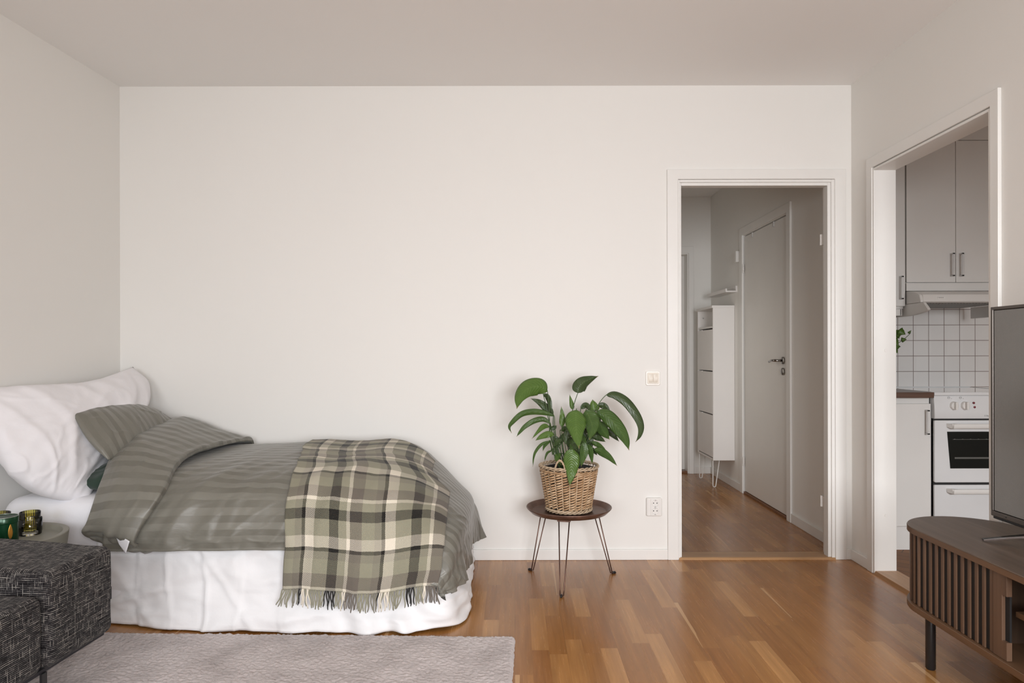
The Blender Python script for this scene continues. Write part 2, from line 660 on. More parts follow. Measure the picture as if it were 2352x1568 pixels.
# ---- plant and basket
def m_leaf(name, a, b):
    t = NT(name)
    uv = t.uv()
    u, v, w = t.sep(uv)      # u -1..1 across, v 0..1 along
    au = t.math('ABSOLUTE', u)
    jig = t.noise(t.pos(), 55, 2)
    arc = t.math('ADD', t.math('MULTIPLY', t.math('POWER', au, 1.35), 0.21), t.math('MULTIPLY', jig, 0.035))
    ph = t.math('MULTIPLY', t.math('SUBTRACT', v, arc), 84.0)
    vein = t.math('MULTIPLY', t.math('SINE', ph), t.noise(t.pos(), 40, 2))
    mid = t.math('LESS_THAN', au, 0.045)
    n = t.noise(t.pos(), 26, 4, 0.6)
    c = t.mix(n, a, b)
    c = t.mix(t.math('MULTIPLY', t.math('ADD', t.math('MULTIPLY', vein, 0.5), 0.5), 0.16), c, tuple(x * 1.5 for x in b))
    c = t.mix(t.math('MULTIPLY', mid, 0.25), c, (0.13, 0.20, 0.05))
    tip = t.n('ShaderNodeMapRange', {0: v, 1: 0.93, 2: 1.0, 3: 0.0, 4: 0.75}).outputs[0]
    c = t.mix(tip, c, (0.26, 0.17, 0.07))
    t.bump(vein, 0.22, 0.003)
    return t.out(color=c, rough=t.math('ADD', 0.24, t.math('MULTIPLY', n, 0.18)), spec=0.45, sss=0.0)


M_LEAF = m_leaf('leaf green', (0.032, 0.068, 0.014), (0.058, 0.108, 0.022))
M_LEAFL = m_leaf('leaf light green', (0.048, 0.100, 0.015), (0.085, 0.150, 0.028))
M_LEAFD = m_leaf('leaf dark green', (0.026, 0.046, 0.014), (0.050, 0.076, 0.026))
M_STEM = plain('plant stem green', (0.045, 0.085, 0.022), 0.45)
M_SOIL = plain('dark potting soil', (0.018, 0.013, 0.010), 0.95)
M_POT = plain('black plastic pot', (0.015, 0.015, 0.015), 0.5)


def m_willow():
    t = NT('woven willow')
    p = t.pos()
    n = t.noise(p, 26, 2)
    f = t.noise(t.mapping(p, (40, 40, 320)), 1.0, 3)
    c = t.ramp(n, [(0.25, (0.31, 0.175, 0.085)), (0.5, (0.52, 0.335, 0.185)), (0.75, (0.70, 0.52, 0.34))])
    c = t.mix(t.math('MULTIPLY', f, 0.4), c, (0.20, 0.11, 0.055))
    return t.out(color=c, rough=0.55)


M_WILLOW = m_willow()
M_WILLOWPALE = m_oakstrip('pale willow', (0.36, 0.26, 0.165), (0.58, 0.45, 0.31), 'z', 0.6)


def m_bronze():
    t = NT('browned copper')
    p = t.pos()
    n = t.noise(p, 18, 5, 0.65)
    c = t.ramp(n, [(0.3, (0.11, 0.068, 0.053)), (0.6, (0.20, 0.12, 0.092)), (0.85, (0.36, 0.20, 0.14))])
    return t.out(color=c, rough=t.math('ADD', 0.28, t.math('MULTIPLY', n, 0.2)), metal=0.6)


M_BRONZE = m_bronze()
M_WIRE = plain('copper brown wire', (0.12, 0.065, 0.048), 0.35, 0.8)

# ---- left corner
M_SIDETABLE = plain('grey green lacquer', (0.25, 0.245, 0.205), 0.5)


def m_glass(name, tint, gloss_tint=(1, 1, 1), ribs=0):
    """thin glass wall: tinted see-through plus mirror reflection at grazing angles"""
    t = NT(name)
    if ribs:
        x, y, z = t.sep(t.obj())
        a = t.math('ARCTAN2', y, x)
        k = t.math('ABSOLUTE', t.math('SINE', t.math('MULTIPLY', a, ribs / 2)))
        k = t.math('POWER', k, 1.6)
        tint = t.mix(k, tuple(c * .74 for c in tint), tint)
    tr = t.n('ShaderNodeBsdfTransparent', {0: tint}).outputs[0]
    gl = t.n('ShaderNodeBsdfGlossy', {'Color': gloss_tint, 'Roughness': 0.04}).outputs[0]
    fr = t.n('ShaderNodeFresnel', {'IOR': 1.5}).outputs[0]
    mx = t.n('ShaderNodeMixShader', {0: fr, 1: tr, 2: gl}).outputs[0]
    t.t.links.new(mx, t.t.nodes['Material Output'].inputs['Surface'])
    return t.m


M_OLIVEGLASS = m_glass('olive glass', (0.91, 0.87, 0.42), ribs=30)
M_CLEAR = m_glass('clear glass', (0.985, 0.985, 0.985))
M_TIN = plain('dark green enamel', (0.004, 0.040, 0.014), 0.22, 0.3)
M_TINRIM = plain('tin lid rim', (0.45, 0.45, 0.42), 0.3, 0.9)
M_GOLD = plain('gold print', (0.55, 0.28, 0.05), 0.3, 0.7)
M_TAG = plain('black fabric tag', (0.02, 0.018, 0.022), 0.8)

# ---- television
M_TVBODY = plain('television frame bronze grey', (0.10, 0.085, 0.075), 0.32, 0.6)
M_TVSIDE = plain('television rear black', (0.008, 0.008, 0.009), 0.35)
M_TVSCREEN = NT('television screen').out(color=(0.070, 0.060, 0.048), rough=0.20, spec=0.8, ior=1.8)
M_TVFOOTTOP = plain('dark gloss foot', (0.030, 0.027, 0.024), 0.18, 0.3)
M_TVFOOT = plain('polished steel foot', (0.72, 0.72, 0.76), 0.12, 1.0)
M_BARE = plain('window light frame white', (0.8, 0.8, 0.8), 0.4)
# ================================================================ the room shell
B = 3.769          # back wall of the living room
XR = 1.863         # right wall (living room and hall share it)
ZC = 2.615         # ceiling
YF = -1.60         # window wall behind the camera
XK = 1.964         # kitchen side of the right wall


def xl(y):
    return -2.169 - 0.0638 * (B - y)


m = MB()
m.prism([(xl(YF) - .2, YF - .2), (XR, YF - .2), (XR, B + 2.9), (-2.5, B + 2.9)], 'z', -0.06, 0.0)
struct(m, 'floor', M_FLOOR, 'oak strip parquet of the living room and hall')
m = MB()
m.box(XR, 4.2, YF - .2, 4.7, -0.06, 0.0)
struct(m, 'floor_kitchen', M_KFLOOR, 'dark wooden kitchen floor laid at an angle')
m = MB()
m.box(-2.9, 4.2, YF - .2, 6.9, ZC, ZC + .1)
struct(m, 'ceiling', M_CEIL, 'plain white ceiling')

# back wall with the hall doorway
DX0, DX1, DZ = 0.902, 1.769, 2.097
m = MB()
m.box(-2.45, DX0, B, B + .1, 0, ZC)
m.box(DX0, DX1, B, B + .1, DZ, ZC)
m.box(DX1, XR, B, B + .1, 0, ZC)
struct(m, 'wall_back', M_WALL, 'plain warm white wall behind the bed')
m = MB()
m.prism([(xl(YF), YF), (xl(YF) - .12, YF), (xl(B) - .12, B + .1), (xl(B), B + .1)], 'z', 0, ZC)
struct(m, 'wall_left', M_WALL, 'plain white wall at the head of the bed')
# right wall: kitchen opening and hall door opening
KY0, KY1, KZ = 2.655, 3.528, 2.090
HY0, HY1, HZ = 4.630, 5.545, 2.088
m = MB()
m.box(XR, XK, YF, KY0, 0, ZC)
m.box(XR, XK, KY0, KY1, KZ, ZC)
m.box(XR, XK, KY1, HY0, 0, ZC)
m.box(XR, XK, HY0, HY1, HZ, ZC)
m.box(XR, XK, HY1, 6.62, 0, ZC)
struct(m, 'wall_right', M_WALL, 'white wall with the kitchen opening')
m = MB()
m.box(.43, .55, B + .1, 6.62, 0, ZC)
struct(m, 'wall_hall_left', M_WALL, 'left wall of the hall')
BX0, BX1, BZ = 0.82, 1.652, 2.085
m = MB()
m.box(.43, BX0, 6.46, 6.60, 0, ZC)
m.box(BX0, BX1, 6.46, 6.60, BZ, ZC)
m.box(BX1, XR, 6.46, 6.60, 0, ZC)
struct(m, 'wall_hall_back', M_WALL, 'end wall of the hall')
# kitchen
m = MB()
m.box(XK, 4.1, 4.5, 4.6, 0, ZC)
struct(m, 'wall_kitchen_back', M_TILES, 'white square tiles with dark grout above the cooker')
m = MB()
m.box(4.0, 4.1, YF, 4.6, 0, ZC)
struct(m, 'wall_kitchen_right', M_WALL, 'far side wall of the kitchen')


m = MB()
m.box(XK + .03, XK + .06, HY0 - .1, HY1 + .1, 0, ZC)  # unseen panel, added so no world light shows through the door gap
struct(m, 'wall_door_light_block', M_WALL, 'unseen panel added behind the flush hall door to block outside light')
m = MB()
m.box(BX0 - .1, BX1 + .1, 6.66, 6.70, 0, ZC)  # same kind of added light block behind the end door
struct(m, 'wall_end_light_block', M_WALL, 'unseen panel added behind the end door to block outside light')

# window wall behind the camera: two living room windows and a kitchen window
WIN = [(-1.75, -0.35, 0.75, 2.10), (0.15, 1.65, 0.55, 2.10), (2.35, 3.55, 0.95, 2.10)]
m = MB()
xs = [-2.65]
for (a, b, c, d) in WIN:
    m.box(xs[-1], a, YF - .2, YF, 0, ZC)
    m.box(a, b, YF - .2, YF, 0, c)
    m.box(a, b, YF - .2, YF, d, ZC)
    xs.append(b)
m.box(xs[-1], 4.1, YF - .2, YF, 0, ZC)
struct(m, 'wall_front', M_WALL, 'window wall')
for i, (a, b, c, d) in enumerate(WIN):
    m = MB()
    w = .055
    m.box(a, a + w, YF - .12, YF - .05, c, d).box(b - w, b, YF - .12, YF - .05, c, d)
    m.box(a + w, b - w, YF - .12, YF - .05, c, c + w).box(a + w, b - w, YF - .12, YF - .05, d - w, d)
    m.box((a + b) / 2 - .03, (a + b) / 2 + .03, YF - .12, YF - .05, c + w, d - w)
    struct(m, 'window_%d' % (i + 1), M_BARE, 'white window frame', bevel=.004)

# ---------------------------------------------------------------- trims and doors
# doorway to the hall: casing, stepped frame, hinges left on the frame
m = MB()
c0, c1 = 0.844, 1.828
m.prism([(c0, 0), (c0, 2.150), (c1, 2.150), (c1, 0), (DX1 - .002, 0), (DX1 - .002, 2.095), (DX0 + .002, 2.095), (DX0 + .002, 0)], 'y', B - .014, B)
struct(m, 'trim_1', M_TRIM, 'white casing round the hall doorway', bevel=.003)
m = MB()
for (a, b) in ((DX0 + .002, DX0 + .012), (DX1 - .020, DX1 - .002)):
    m.box(a, b, B - .008, B + .1, 0, 2.094)
m.box(DX0 + .012, DX1 - .020, B - .008, B + .1, 2.079, 2.094)
m.box(DX0 + .012, DX0 + .022, B + .0, B + .052, 0, 2.079)
m.box(DX1 - .038, DX1 - .020, B + .0, B + .052, 0, 2.079)
m.box(DX0 + .022, DX1 - .038, B + .0, B + .052, 2.062, 2.079)
d1 = struct(m, 'trim_2', M_TRIM, 'white stepped frame of the hall doorway', bevel=.002)
for zc in (1.777, 0.300):
    m = MB()
    hx, hy = DX1 - .030, B + .098
    for (z0, z1, r) in ((-.030, -.014, .0068), (-.0135, .0145, .0062), (.015, .031, .0068)):
        m.cyl((hx, hy, zc + z0), (hx, hy, zc + z1), r, 16)
    m.box(hx + .002, hx + .012, hy - .035, hy - .004, zc - .03, zc + .03)
    build(m, 'hinge', M_PLASTIC, d1, angle=40)
m = MB()
m.prism([(B - .012, 0.0), (B - .012, .008), (B - .006, .013), (B + .098, .013), (B + .106, .004), (B + .106, 0)], 'x', DX0 + .004, DX1 + .002)
struct(m, 'trim_3', M_THRESH, 'oak threshold strip of the hall doorway', angle=30)

# kitchen opening
m = MB()
tf = XR - .015
m.prism([(2.606, 0), (2.606, 2.150), (3.582, 2.150), (3.582, 0), (3.528, 0), (3.528, 2.094), (2.652, 2.094), (2.652, 0)], 'x', tf, XR)
struct(m, 'trim_4', M_TRIM, 'white casing round the kitchen opening', bevel=.0025)
m = MB()
m.box(XR - .010, XK + .004, KY1 - .012, KY1, 0, KZ)
m.box(XR - .010, XK + .004, KY0, KY0 + .012, 0, KZ)
m.box(XR - .010, XK + .004, KY0 + .012, KY1 - .012, KZ - .012, KZ)
o = struct(m, 'trim_5', M_TRIM, 'white lining boards of the kitchen opening', bevel=.002)
for zc in (1.15, .30):     # filled screw plugs on the lining
    m = MB()
    m.cyl((1.915, KY1 - .0135, zc), (1.915, KY1 - .011, zc), .009, 20)
    build(m, 'screw_plug', M_PLASTIC, o, angle=40)
m = MB()
m.prism([(XR - .012, 0), (XR - .004, .015), (XK + .010, .015), (XK + .016, 0)], 'y', KY0 - .002, KY1 - .010)
struct(m, 'trim_6', M_THRESHY, 'oak threshold strip of the kitchen opening')

# baseboards
m = MB()
for (a, b) in ((-2.165, c0), (c1, XR)):
    m.box(a, b, B - .012, B, 0, .058)
struct(m, 'baseboard_back', M_TRIM, bevel=.003)
m = MB()
m.box(XR - .012, XR, 3.582, B - .012, 0, .058)
m.box(XR - .012, XR, YF, 2.606, 0, .058)
struct(m, 'baseboard_right', M_TRIM, bevel=.003)
m = MB()
m.prism([(xl(YF), YF), (xl(YF) + .012, YF), (xl(B) + .012, B - .012), (xl(B), B)], 'z', 0, .058)
struct(m, 'baseboard_left', M_TRIM, bevel=.003)
m = MB()
m.box(XR - .012, XR, B + .1, 4.575, 0, .064)
m.box(XR - .012, XR, 5.600, 6.46, 0, .064)
m.box(BX1 + .045, XR - .012, 6.448, 6.46, 0, .064)
m.box(.55, BX0 - .06, 6.448, 6.46, 0, .064)
struct(m, 'baseboard_hall', M_TRIM, bevel=.003)

# hall: white flush door in the right wall
m = MB()
m.prism([(4.575, 0), (4.575, 2.155), (5.600, 2.155), (5.600, 0), (5.538, 0), (5.538, 2.092), (4.640, 2.092), (4.640, 0)], 'x', XR - .015, XR)
struct(m, 'trim_7', M_TRIM, 'white casing of the flush hall door', bevel=.0025)
m = MB()
m.box(XR + .006, XR + .046, HY0 + .012, HY1 - .008, .022, 2.080)
dr = struct(m, 'door_1', M_DOOR, 'white flush hall door with steel lever handle', bevel=.002)
m = MB()       # handle rose + lever
hy, hz = 4.735, 1.086
m.tube([(XR + .007, hy, hz), (XR - .004, hy, hz), (XR - .007, hy, hz)], [.0255, .0255, .021], 28)
build(m, 'handle_rose', M_HANDLE_DARK, dr, angle=40)
m = MB()
m.tube([(XR - .005, hy, hz), (XR - .040, hy, hz), (XR - .052, hy + .008, hz), (XR - .056, hy + .022, hz),
        (XR - .054, hy + .06, hz), (XR - .050, hy + .10, hz - .004), (XR - .044, hy + .135, hz - .010)],
       [.0085, .0085, .009, .009, .0085, .008, .0085], 14)
build(m, 'handle', M_HANDLE_DARK, dr, smooth=True)
m = MB()
m.tube([(XR + .007, hy, 1.010), (XR - .005, hy, 1.010), (XR - .009, hy, 1.010)], [.0255, .0255, .020], 28)
build(m, 'lock_rose', M_HANDLE_DARK, dr, angle=40)
for zc in (1.822, .262):
    m = MB()
    for (z0, z1, r) in ((-.036, -.018, .0068), (-.017, .017, .0085), (.018, .036, .0068)):
        m.cyl((XR - .006, 5.530, zc + z0), (XR - .006, 5.530, zc + z1), r, 14)
    build(m, 'hinge', M_PLASTIC, dr, angle=40)
for yy in (4.905, 5.345):       # little hooks hung over the top edge
    m = MB()
    m.box(XR - .001, XR + .0055, yy - .007, yy + .007, 2.045, 2.0815)
    build(m, 'over_door_hook', M_SATIN, dr, bevel=.001)
m = MB()
m.box(XR - .004, XK - .01, HY0 + .004, HY1 - .004, .0, .018)
struct(m, 'trim_8', M_THRESHD, 'dark wooden threshold under the flush hall door', bevel=.002)

# hall end: panelled door set deep in its frame
m = MB()
m.prism([(BX0 - .048, 0), (BX0 - .048, 2.146), (1.697, 2.146), (1.697, 0), (BX1 - .002, 0), (BX1 - .002, 2.083), (BX0 + .002, 2.083), (BX0 + .002, 0)], 'y', 6.446, 6.46)
struct(m, 'trim_9', M_TRIM, 'white casing of the door at the end of the hall', bevel=.0025)
m = MB()
m.box(BX1 - .012, BX1, 6.46, 6.60, 0, BZ).box(BX0, BX0 + .012, 6.46, 6.60, 0, BZ)
m.box(BX0 + .012, BX1 - .012, 6.46, 6.60, BZ - .012, BZ)
struct(m, 'trim_10', M_TRIM, 'white lining of the door at the end of the hall', bevel=.0015)
m = MB()
m.box(BX0 + .012, BX1 - .012, 6.575, 6.615, .020, BZ - .012)
dr2 = struct(m, 'door_2', M_DOOR, 'white panelled door at the end of the hall', bevel=.002)
m = MB()
ax0, ax1, az0, az1 = BX0 + .10, BX1 - .055, .25, BZ - .12
m.box(ax0, ax1, 6.5755, 6.580, az0, az1)
m.box(ax0, ax1, 6.571, 6.5755, az0, az0 + .012).box(ax0, ax1, 6.571, 6.5755, az1 - .012, az1)
m.box(ax0, ax0 + .012, 6.571, 6.5755, az0, az1).box(ax1 - .012, ax1, 6.571, 6.5755, az0, az1)
build(m, 'door_panel', M_TRIM, dr2, bevel=.002)
m = MB()
m.box(BX0 + .012, BX1 - .012, 6.475, 6.60, 0, .019)
struct(m, 'trim_11', M_THRESHD, 'brown threshold at the end of the hall', bevel=.002)

# ================================================================ things on the walls
# double rocker switch
t = thing('light_switch', 'cream double rocker light switch on the wall beside the hall doorway', 'light switch', (.764, B, 1.0))
sx0, sx1, sz0, sz1 = .7245, .8050, .960, 1.0405


def rrect(x0, x1, z0, z1, r, n=6):
    out = []
    for (cx, cz, a) in ((x1 - r, z1 - r, 0), (x0 + r, z1 - r, 90), (x0 + r, z0 + r, 180), (x1 - r, z0 + r, 270)):
        for k in range(n + 1):
            w = math.radians(a + 90 * k / n)
            out.append((cx + r * math.cos(w), cz + r * math.sin(w)))
    return out


m = MB()
m.prism(rrect(sx0, sx1, sz0, sz1, .010), 'y', B - .007, B)
build(m, 'switch_frame', M_CREAMRIM, t, bevel=.003, angle=50)
m = MB()
m.prism(rrect(sx0 + .009, sx1 - .008, sz0 + .010, sz1 - .010, .006), 'y', B - .0105, B - .006)
build(m, 'switch_inset', M_CREAM, t, bevel=.002, angle=50)
for (a, b) in ((.7398, .7632), (.7648, .7895)):
    m = MB()
    m.prism([(B - .010, .976), (B - .0125, .978), (B - .0155, 1.0), (B - .0125, 1.024), (B - .010, 1.026)], 'x', a, b)
    build(m, 'rocker', M_CREAM, t, bevel=.0015, angle=50)

# double socket
t = thing('wall_socket', 'white double power socket low on the wall beside the hall doorway', 'socket', (.767, B, .29))
m = MB()
m.prism(rrect(.7260, .8100, .2430, .3430, .008), 'y', B - .020, B)
build(m, 'socket_cover', M_PLASTIC, t, bevel=.004, bseg=3, angle=50)
m = MB()
m.prism(rrect(.7470, .7980, .2465, .3395, .003), 'y', B - .0225, B - .019)
build(m, 'socket_face', M_PLASTIC, t, bevel=.001, angle=50)
for zc in (.3140, .2715):
    cx = .7725
    m = MB()
    n = 32
    V, Fc = [], []
    for (r, y) in ((.0196, B - .0226), (.0192, B - .0250), (.0175, B - .0250), (.0165, B - .0228), (.0, B - .0228)):
        for k in range(n):
            w = 2 * PI * k / n
            V.append((cx + r * math.cos(w), y, zc + r * math.sin(w)))
    for i in range(4):
        for k in range(n):
            l = (k + 1) % n
            Fc.append((i * n + k, i * n + l, (i + 1) * n + l, (i + 1) * n + k))
    m.add(V, Fc)
    s = build(m, 'socket_well', M_PLASTIC, t, angle=40)
    for dx in (-.0095, .0095):
        m = MB()
        m.cyl((cx + dx, B - .0238, zc + .002), (cx + dx, B - .0227, zc + .002), .0028, 14)
        build(m, 'pin_hole', M_BLACK, s)
    for dz in (-.0175, .0175):
        m = MB()
        m.box(cx - .0035, cx + .0035, B - .0258, B - .0235, zc + dz - .0022, zc + dz + .0022)
        build(m, 'earth_clip', M_HANDLE_DARK, s)

# door chime box and picture ledge in the hall
m = MB()
m.box(XR - .034, XR, 5.625, 5.660, 1.888, 1.980)
o = build(m, 'door_chime', M_PLASTIC, bevel=.004, origin=(XR, 5.64, 1.934))
tag(o, 'small white door chime box on the hall wall next to the flush door', 'chime')
m = MB()
m.prism([(XR, 1.647), (XR - .100, 1.647), (XR - .100, 1.676), (XR - .088, 1.676), (XR - .088, 1.659), (XR - .014, 1.659), (XR - .014, 1.700), (XR, 1.700)],
        'y', 5.690, 6.235)
o = build(m, 'wall_shelf', M_WHITE, bevel=.001, origin=(XR, 5.95, 1.65))
tag(o, 'empty white picture ledge above the shoe cabinet in the hall', 'shelf')

# shoe cabinet
x0, x1, y0, y1, z0, z1 = 1.676, XR - .002, 5.764, 6.250, .231, 1.541
t = thing('shoe_cabinet', 'tall slim white shoe cabinet on hairpin legs in the hall', 'cabinet', ((x0 + x1) / 2, (y0 + y1) / 2, 0))
m = MB()
m.box(x0 + .003, x1, y0, y0 + .016, z0 + .001, z1 - .022)
m.box(x0 + .003, x1, y1 - .016, y1, z0 + .001, z1 - .022)
m.box(x0 + .003, x1, y0 + .016, y1 - .016, z0, z0 + .016)
m.box(x1 - .006, x1, y0 + .016, y1 - .016, z0 + .016, z1 - .022)
m.box(x0 + .005, x1 - .006, y0 + .016, y1 - .016, 1.352, 1.368)
build(m, 'cabinet_body', M_WHITE, t, bevel=.001)
m = MB()
m.box(x0 - .006, x1, y0 - .004, y1 + .004, z1 - .022, z1)
build(m, 'cabinet_top', M_WHITE, t, bevel=.0015)
edges = [.252, .618, .986, 1.346]
for a, b in zip(edges, edges[1:]):
    m = MB()
    m.box(x0 + .002, x0 + .020, y0 + .018, y1 - .018, a + .004, b - .006)
    d = build(m, 'cabinet_flap', M_WHITE, t, bevel=.001)
    m = MB()
    m.cyl((x0 + .001, y1 - .165, b - .010), (x0 + .001, y1 - .165, b - .004), .008, 14)
    build(m, 'flap_knob', M_WHITE, d)
m = MB()
m.cyl((x0 + .05, y1 - .0165, 1.455), (x0 + .05, y1 - .020, 1.455), .005, 12)
build(m, 'screw_cap', M_CHROME, t)
for (yy, dx) in ((y0 + .028, .004), (y1 - .040, .004)):
    for xx in (x0 + .005,):
        m = MB()
        a, b = xx + .004, xx + .044
        m.tube([(a, yy, z0), (a - .001, yy, .018), (a + .002, yy, .007), (a + .006, yy, .0042), (a + .016, yy, .0042),
                (a + .021, yy, .007), (a + .024, yy, .018), (b + .014, yy, z0)], .0042, 10)
        build(m, 'hairpin_leg', M_PLASTIC, t, smooth=True)

# ================================================================ kitchen
fy = 3.905          # base cabinet front
t = thing('base_cabinet', 'white kitchen base cabinet with one door and bar handle left of the cooker', 'cabinet', (2.19, 4.2, 0))
bx0, bx1 = XK + .026, 2.385
m = MB()
m.box(bx0, bx1, fy + .020, 4.495, .142, .880)
build(m, 'cabinet_body', M_CAB, t, bevel=.001)
m = MB()
m.box(bx0, bx1, fy + .042, fy + .058, 0, .140)
build(m, 'plinth', M_CAB, t)
m = MB()
m.box(bx0 + .001, bx1 - .003, fy, fy + .019, .146, .846)
d = build(m, 'cabinet_door', M_CAB, t, bevel=.0015)


def bar_handle(name, mat, x, y, za, zb, parent, w=.006, dep=.028):
    """square bow handle standing off a door that faces -Y"""
    m = MB()
    m.box(x - w, x + w, y - dep, y - dep + .006, za, zb)
    m.box(x - w, x + w, y - dep, y, za, za + .008)
    m.box(x - w, x + w, y - dep, y, zb - .008, zb)
    return build(m, name, mat, parent, bevel=.0008)


bar_handle('handle', M_SATIN, 2.355, fy, .672, .812, d)
m = MB()
m.box(XK + .002, 2.387, 3.880, 4.498, .8815, .9125)
o = build(m, 'worktop', M_COUNTER, bevel=.002, origin=(2.18, 4.2, .88))
tag(o, 'dark walnut kitchen worktop beside the cooker', 'worktop')

# cooker
cx0, cx1, cf = 2.392, 2.990, 3.895
cm = (cx0 + cx1) / 2
t = thing('cooker', 'white freestanding electric cooker with black oven window', 'cooker', (cm, 4.2, 0))
m = MB()
m.box(cx0, cx1, cf + .028, 4.49, .020, .890)
build(m, 'cooker_body', M_ENAMEL, t, bevel=.002)
m = MB()
m.box(cx0 + .003, cx1 - .003, cf + .010, cf + .0275, .05, .885)
build(m, 'gap_shade_sheet', M_BLACK, t)  # black sheet set back behind the fronts, paints their gaps as dark shade
m = MB()
m.box(2.3855, 2.3915, cf + .035, cf + .05, 0, .88)
build(m, 'side_gap_shade', M_BLACK, t)  # black strip standing in for the shade between cabinet and cooker
m = MB()
m.box(cx0 + .02, cx1 - .02, cf + .07, 4.4, 0, .020)
build(m, 'plinth', M_BLACK, t)
m = MB()
m.box(cx0, cx1, cf - .008, cf + .020, .8945, .9125)
m.box(cx0, cx1, 4.47, 4.49, .8905, .9165)
m.box(cx0, cx0 + .008, cf + .020, 4.47, .8905, .914).box(cx1 - .008, cx1, cf + .020, 4.47, .8905, .914)
build(m, 'hob_rim', M_ENAMEL, t, bevel=.002)
m = MB()
m.box(cx0 + .008, cx1 - .008, cf + .020, 4.47, .8905, .9120)
build(m, 'glass_hob', M_HOB, t)
m = MB()
m.prism([(cf + .028, .7615), (cf - .006, .7615), (cf - .010, .770), (cf - .007, .84), (cf + .002, .893), (cf + .028, .893)], 'x', cx0 + .001, cx1 - .001)
pn = build(m, 'control_panel', M_ENAMEL, t, bevel=.003, angle=35)
kz = .836
for kx in (2.503, 2.566, 2.735, 2.800, 2.865, 2.930):
    m = MB()
    fy2 = cf - .006
    m.tube([(kx, fy2 + .004, kz), (kx, fy2 - .012, kz), (kx, fy2 - .016, kz)], [.0245, .0225, .019], 32)
    m.prism(rrect(kx - .0065, kx + .0065, kz - .0225, kz + .0225, .004), 'y', fy2 - .031, fy2 - .010)
    build(m, 'knob', M_PLASTIC, pn, bevel=.0015, angle=40)
for (lx, lz) in ((2.6165, .8515), (2.6210, .8275)):
    m = MB()
    m.tube([(lx, cf - .002, lz), (lx, cf - .010, lz), (lx, cf - .012, lz)], [.0062, .0062, .003], 20)
    build(m, 'lamp', M_REDLIGHT, pn, angle=40, label='red indicator lamp')


def text(name, s, size, loc, rot, mat, parent, ext=.0004):
    cu = bpy.data.curves.new(name, 'FONT')
    cu.body = s
    cu.size = size
    cu.extrude = ext
    cu.align_x = 'LEFT'
    tmp = bpy.data.objects.new(name + ' outline', cu)
    COL.objects.link(tmp)
    bpy.context.view_layer.update()
    me = bpy.data.meshes.new_from_object(tmp.evaluated_get(bpy.context.evaluated_depsgraph_get()))
    bpy.data.objects.remove(tmp)
    bpy.data.curves.remove(cu)
    me.name = name
    me.materials.clear()
    me.materials.append(mat)
    o = bpy.data.objects.new(name, me)
    COL.objects.link(o)
    o.parent = parent
    o.location = Vector(loc) - ORG[parent.name]
    o.rotation_euler = rot
    return o


text('lettering', 'E Elec', .0125, (2.676, cf - .0104, .7745), (PI / 2, 0, 0), M_GREYTEXT, pn)
for (gx, w) in ((2.478, .009), (2.545, .009), (2.716, .007)):     # dial pictograms: rings and dots
    m = MB()
    gz = .8805
    m.tube([(gx + w * .7 * math.cos(a), cf - .0015, gz + w * .7 * math.sin(a)) for a in [2 * PI * k / 16 for k in range(16)]], .0006, 6, closed=True)
    m.box(gx - w * .45, gx + w * .45, cf - .002, cf - .001, gz - .0008, gz + .0008)
    m.box(gx + .014, gx + .017, cf - .003, cf - .002, gz - .006, gz - .003)
    build(m, 'dial_print', M_GREYTEXT, pn)
m = MB()
m.prism(rrect(cx0 + .003, cx1 - .003, .398, .752, .008), 'y', cf - .004, cf + .026)
od = build(m, 'oven_door', M_ENAMEL, t, bevel=.003, angle=50)
m = MB()
wl, wr = 2.466, cx1 - (2.466 - cx0)
m.prism([(wl, .688), (wl + .018, .478), (wr - .018, .478), (wr, .688)], 'y', cf - .0055, cf + .0)
ow = build(m, 'oven_window', M_OVENGLASS, od, bevel=.001)
m = MB()
m.box(wl + .032, wr - .032, cf - .0062, cf - .005, .6425, .6448)
for k in range(9):
    m.box(wl + .04 + k * .045, wl + .046 + k * .045, cf - .0062, cf - .005, .6448, .647)
m.box(wl + .042, wr - .042, cf - .0062, cf - .005, .533, .5425)
build(m, 'oven_rack', M_OVENRACK, od)


def rail_handle(z, parent):
    m = MB()
    a, b = 2.462, cx1 - (2.462 - cx0)
    y = cf - .004
    for (e, s) in ((a, 1), (b, -1)):
        m.add([(e, y, z + .013), (e, y, z - .009), (e + s * .024, y - .036, z - .016), (e + s * .012, y - .036, z + .013),
               (e + s * .030, y, z + .013), (e + s * .030, y, z - .009), (e + s * .05, y - .030, z - .016), (e + s * .05, y - .030, z + .013)],
              [(0, 1, 2, 3), (7, 6, 5, 4), (0, 3, 7, 4), (1, 5, 6, 2), (3, 2, 6, 7), (0, 4, 5, 1)])
    m.prism([(y - .036, z - .014), (y - .040, z - .008), (y - .040, z + .006), (y - .036, z + .013), (y - .026, z + .013), (y - .026, z - .014)], 'x', a + .018, b - .018)
    return build(m, 'rail_handle', M_PLASTIC, parent, bevel=.0015, angle=40)


rail_handle(.722, od)
m = MB()
m.prism(rrect(cx0 + .003, cx1 - .003, .060, .384, .006), 'y', cf - .003, cf + .026)
dw = build(m, 'drawer', M_ENAMEL, t, bevel=.003, angle=50)
rail_handle(.352, dw)

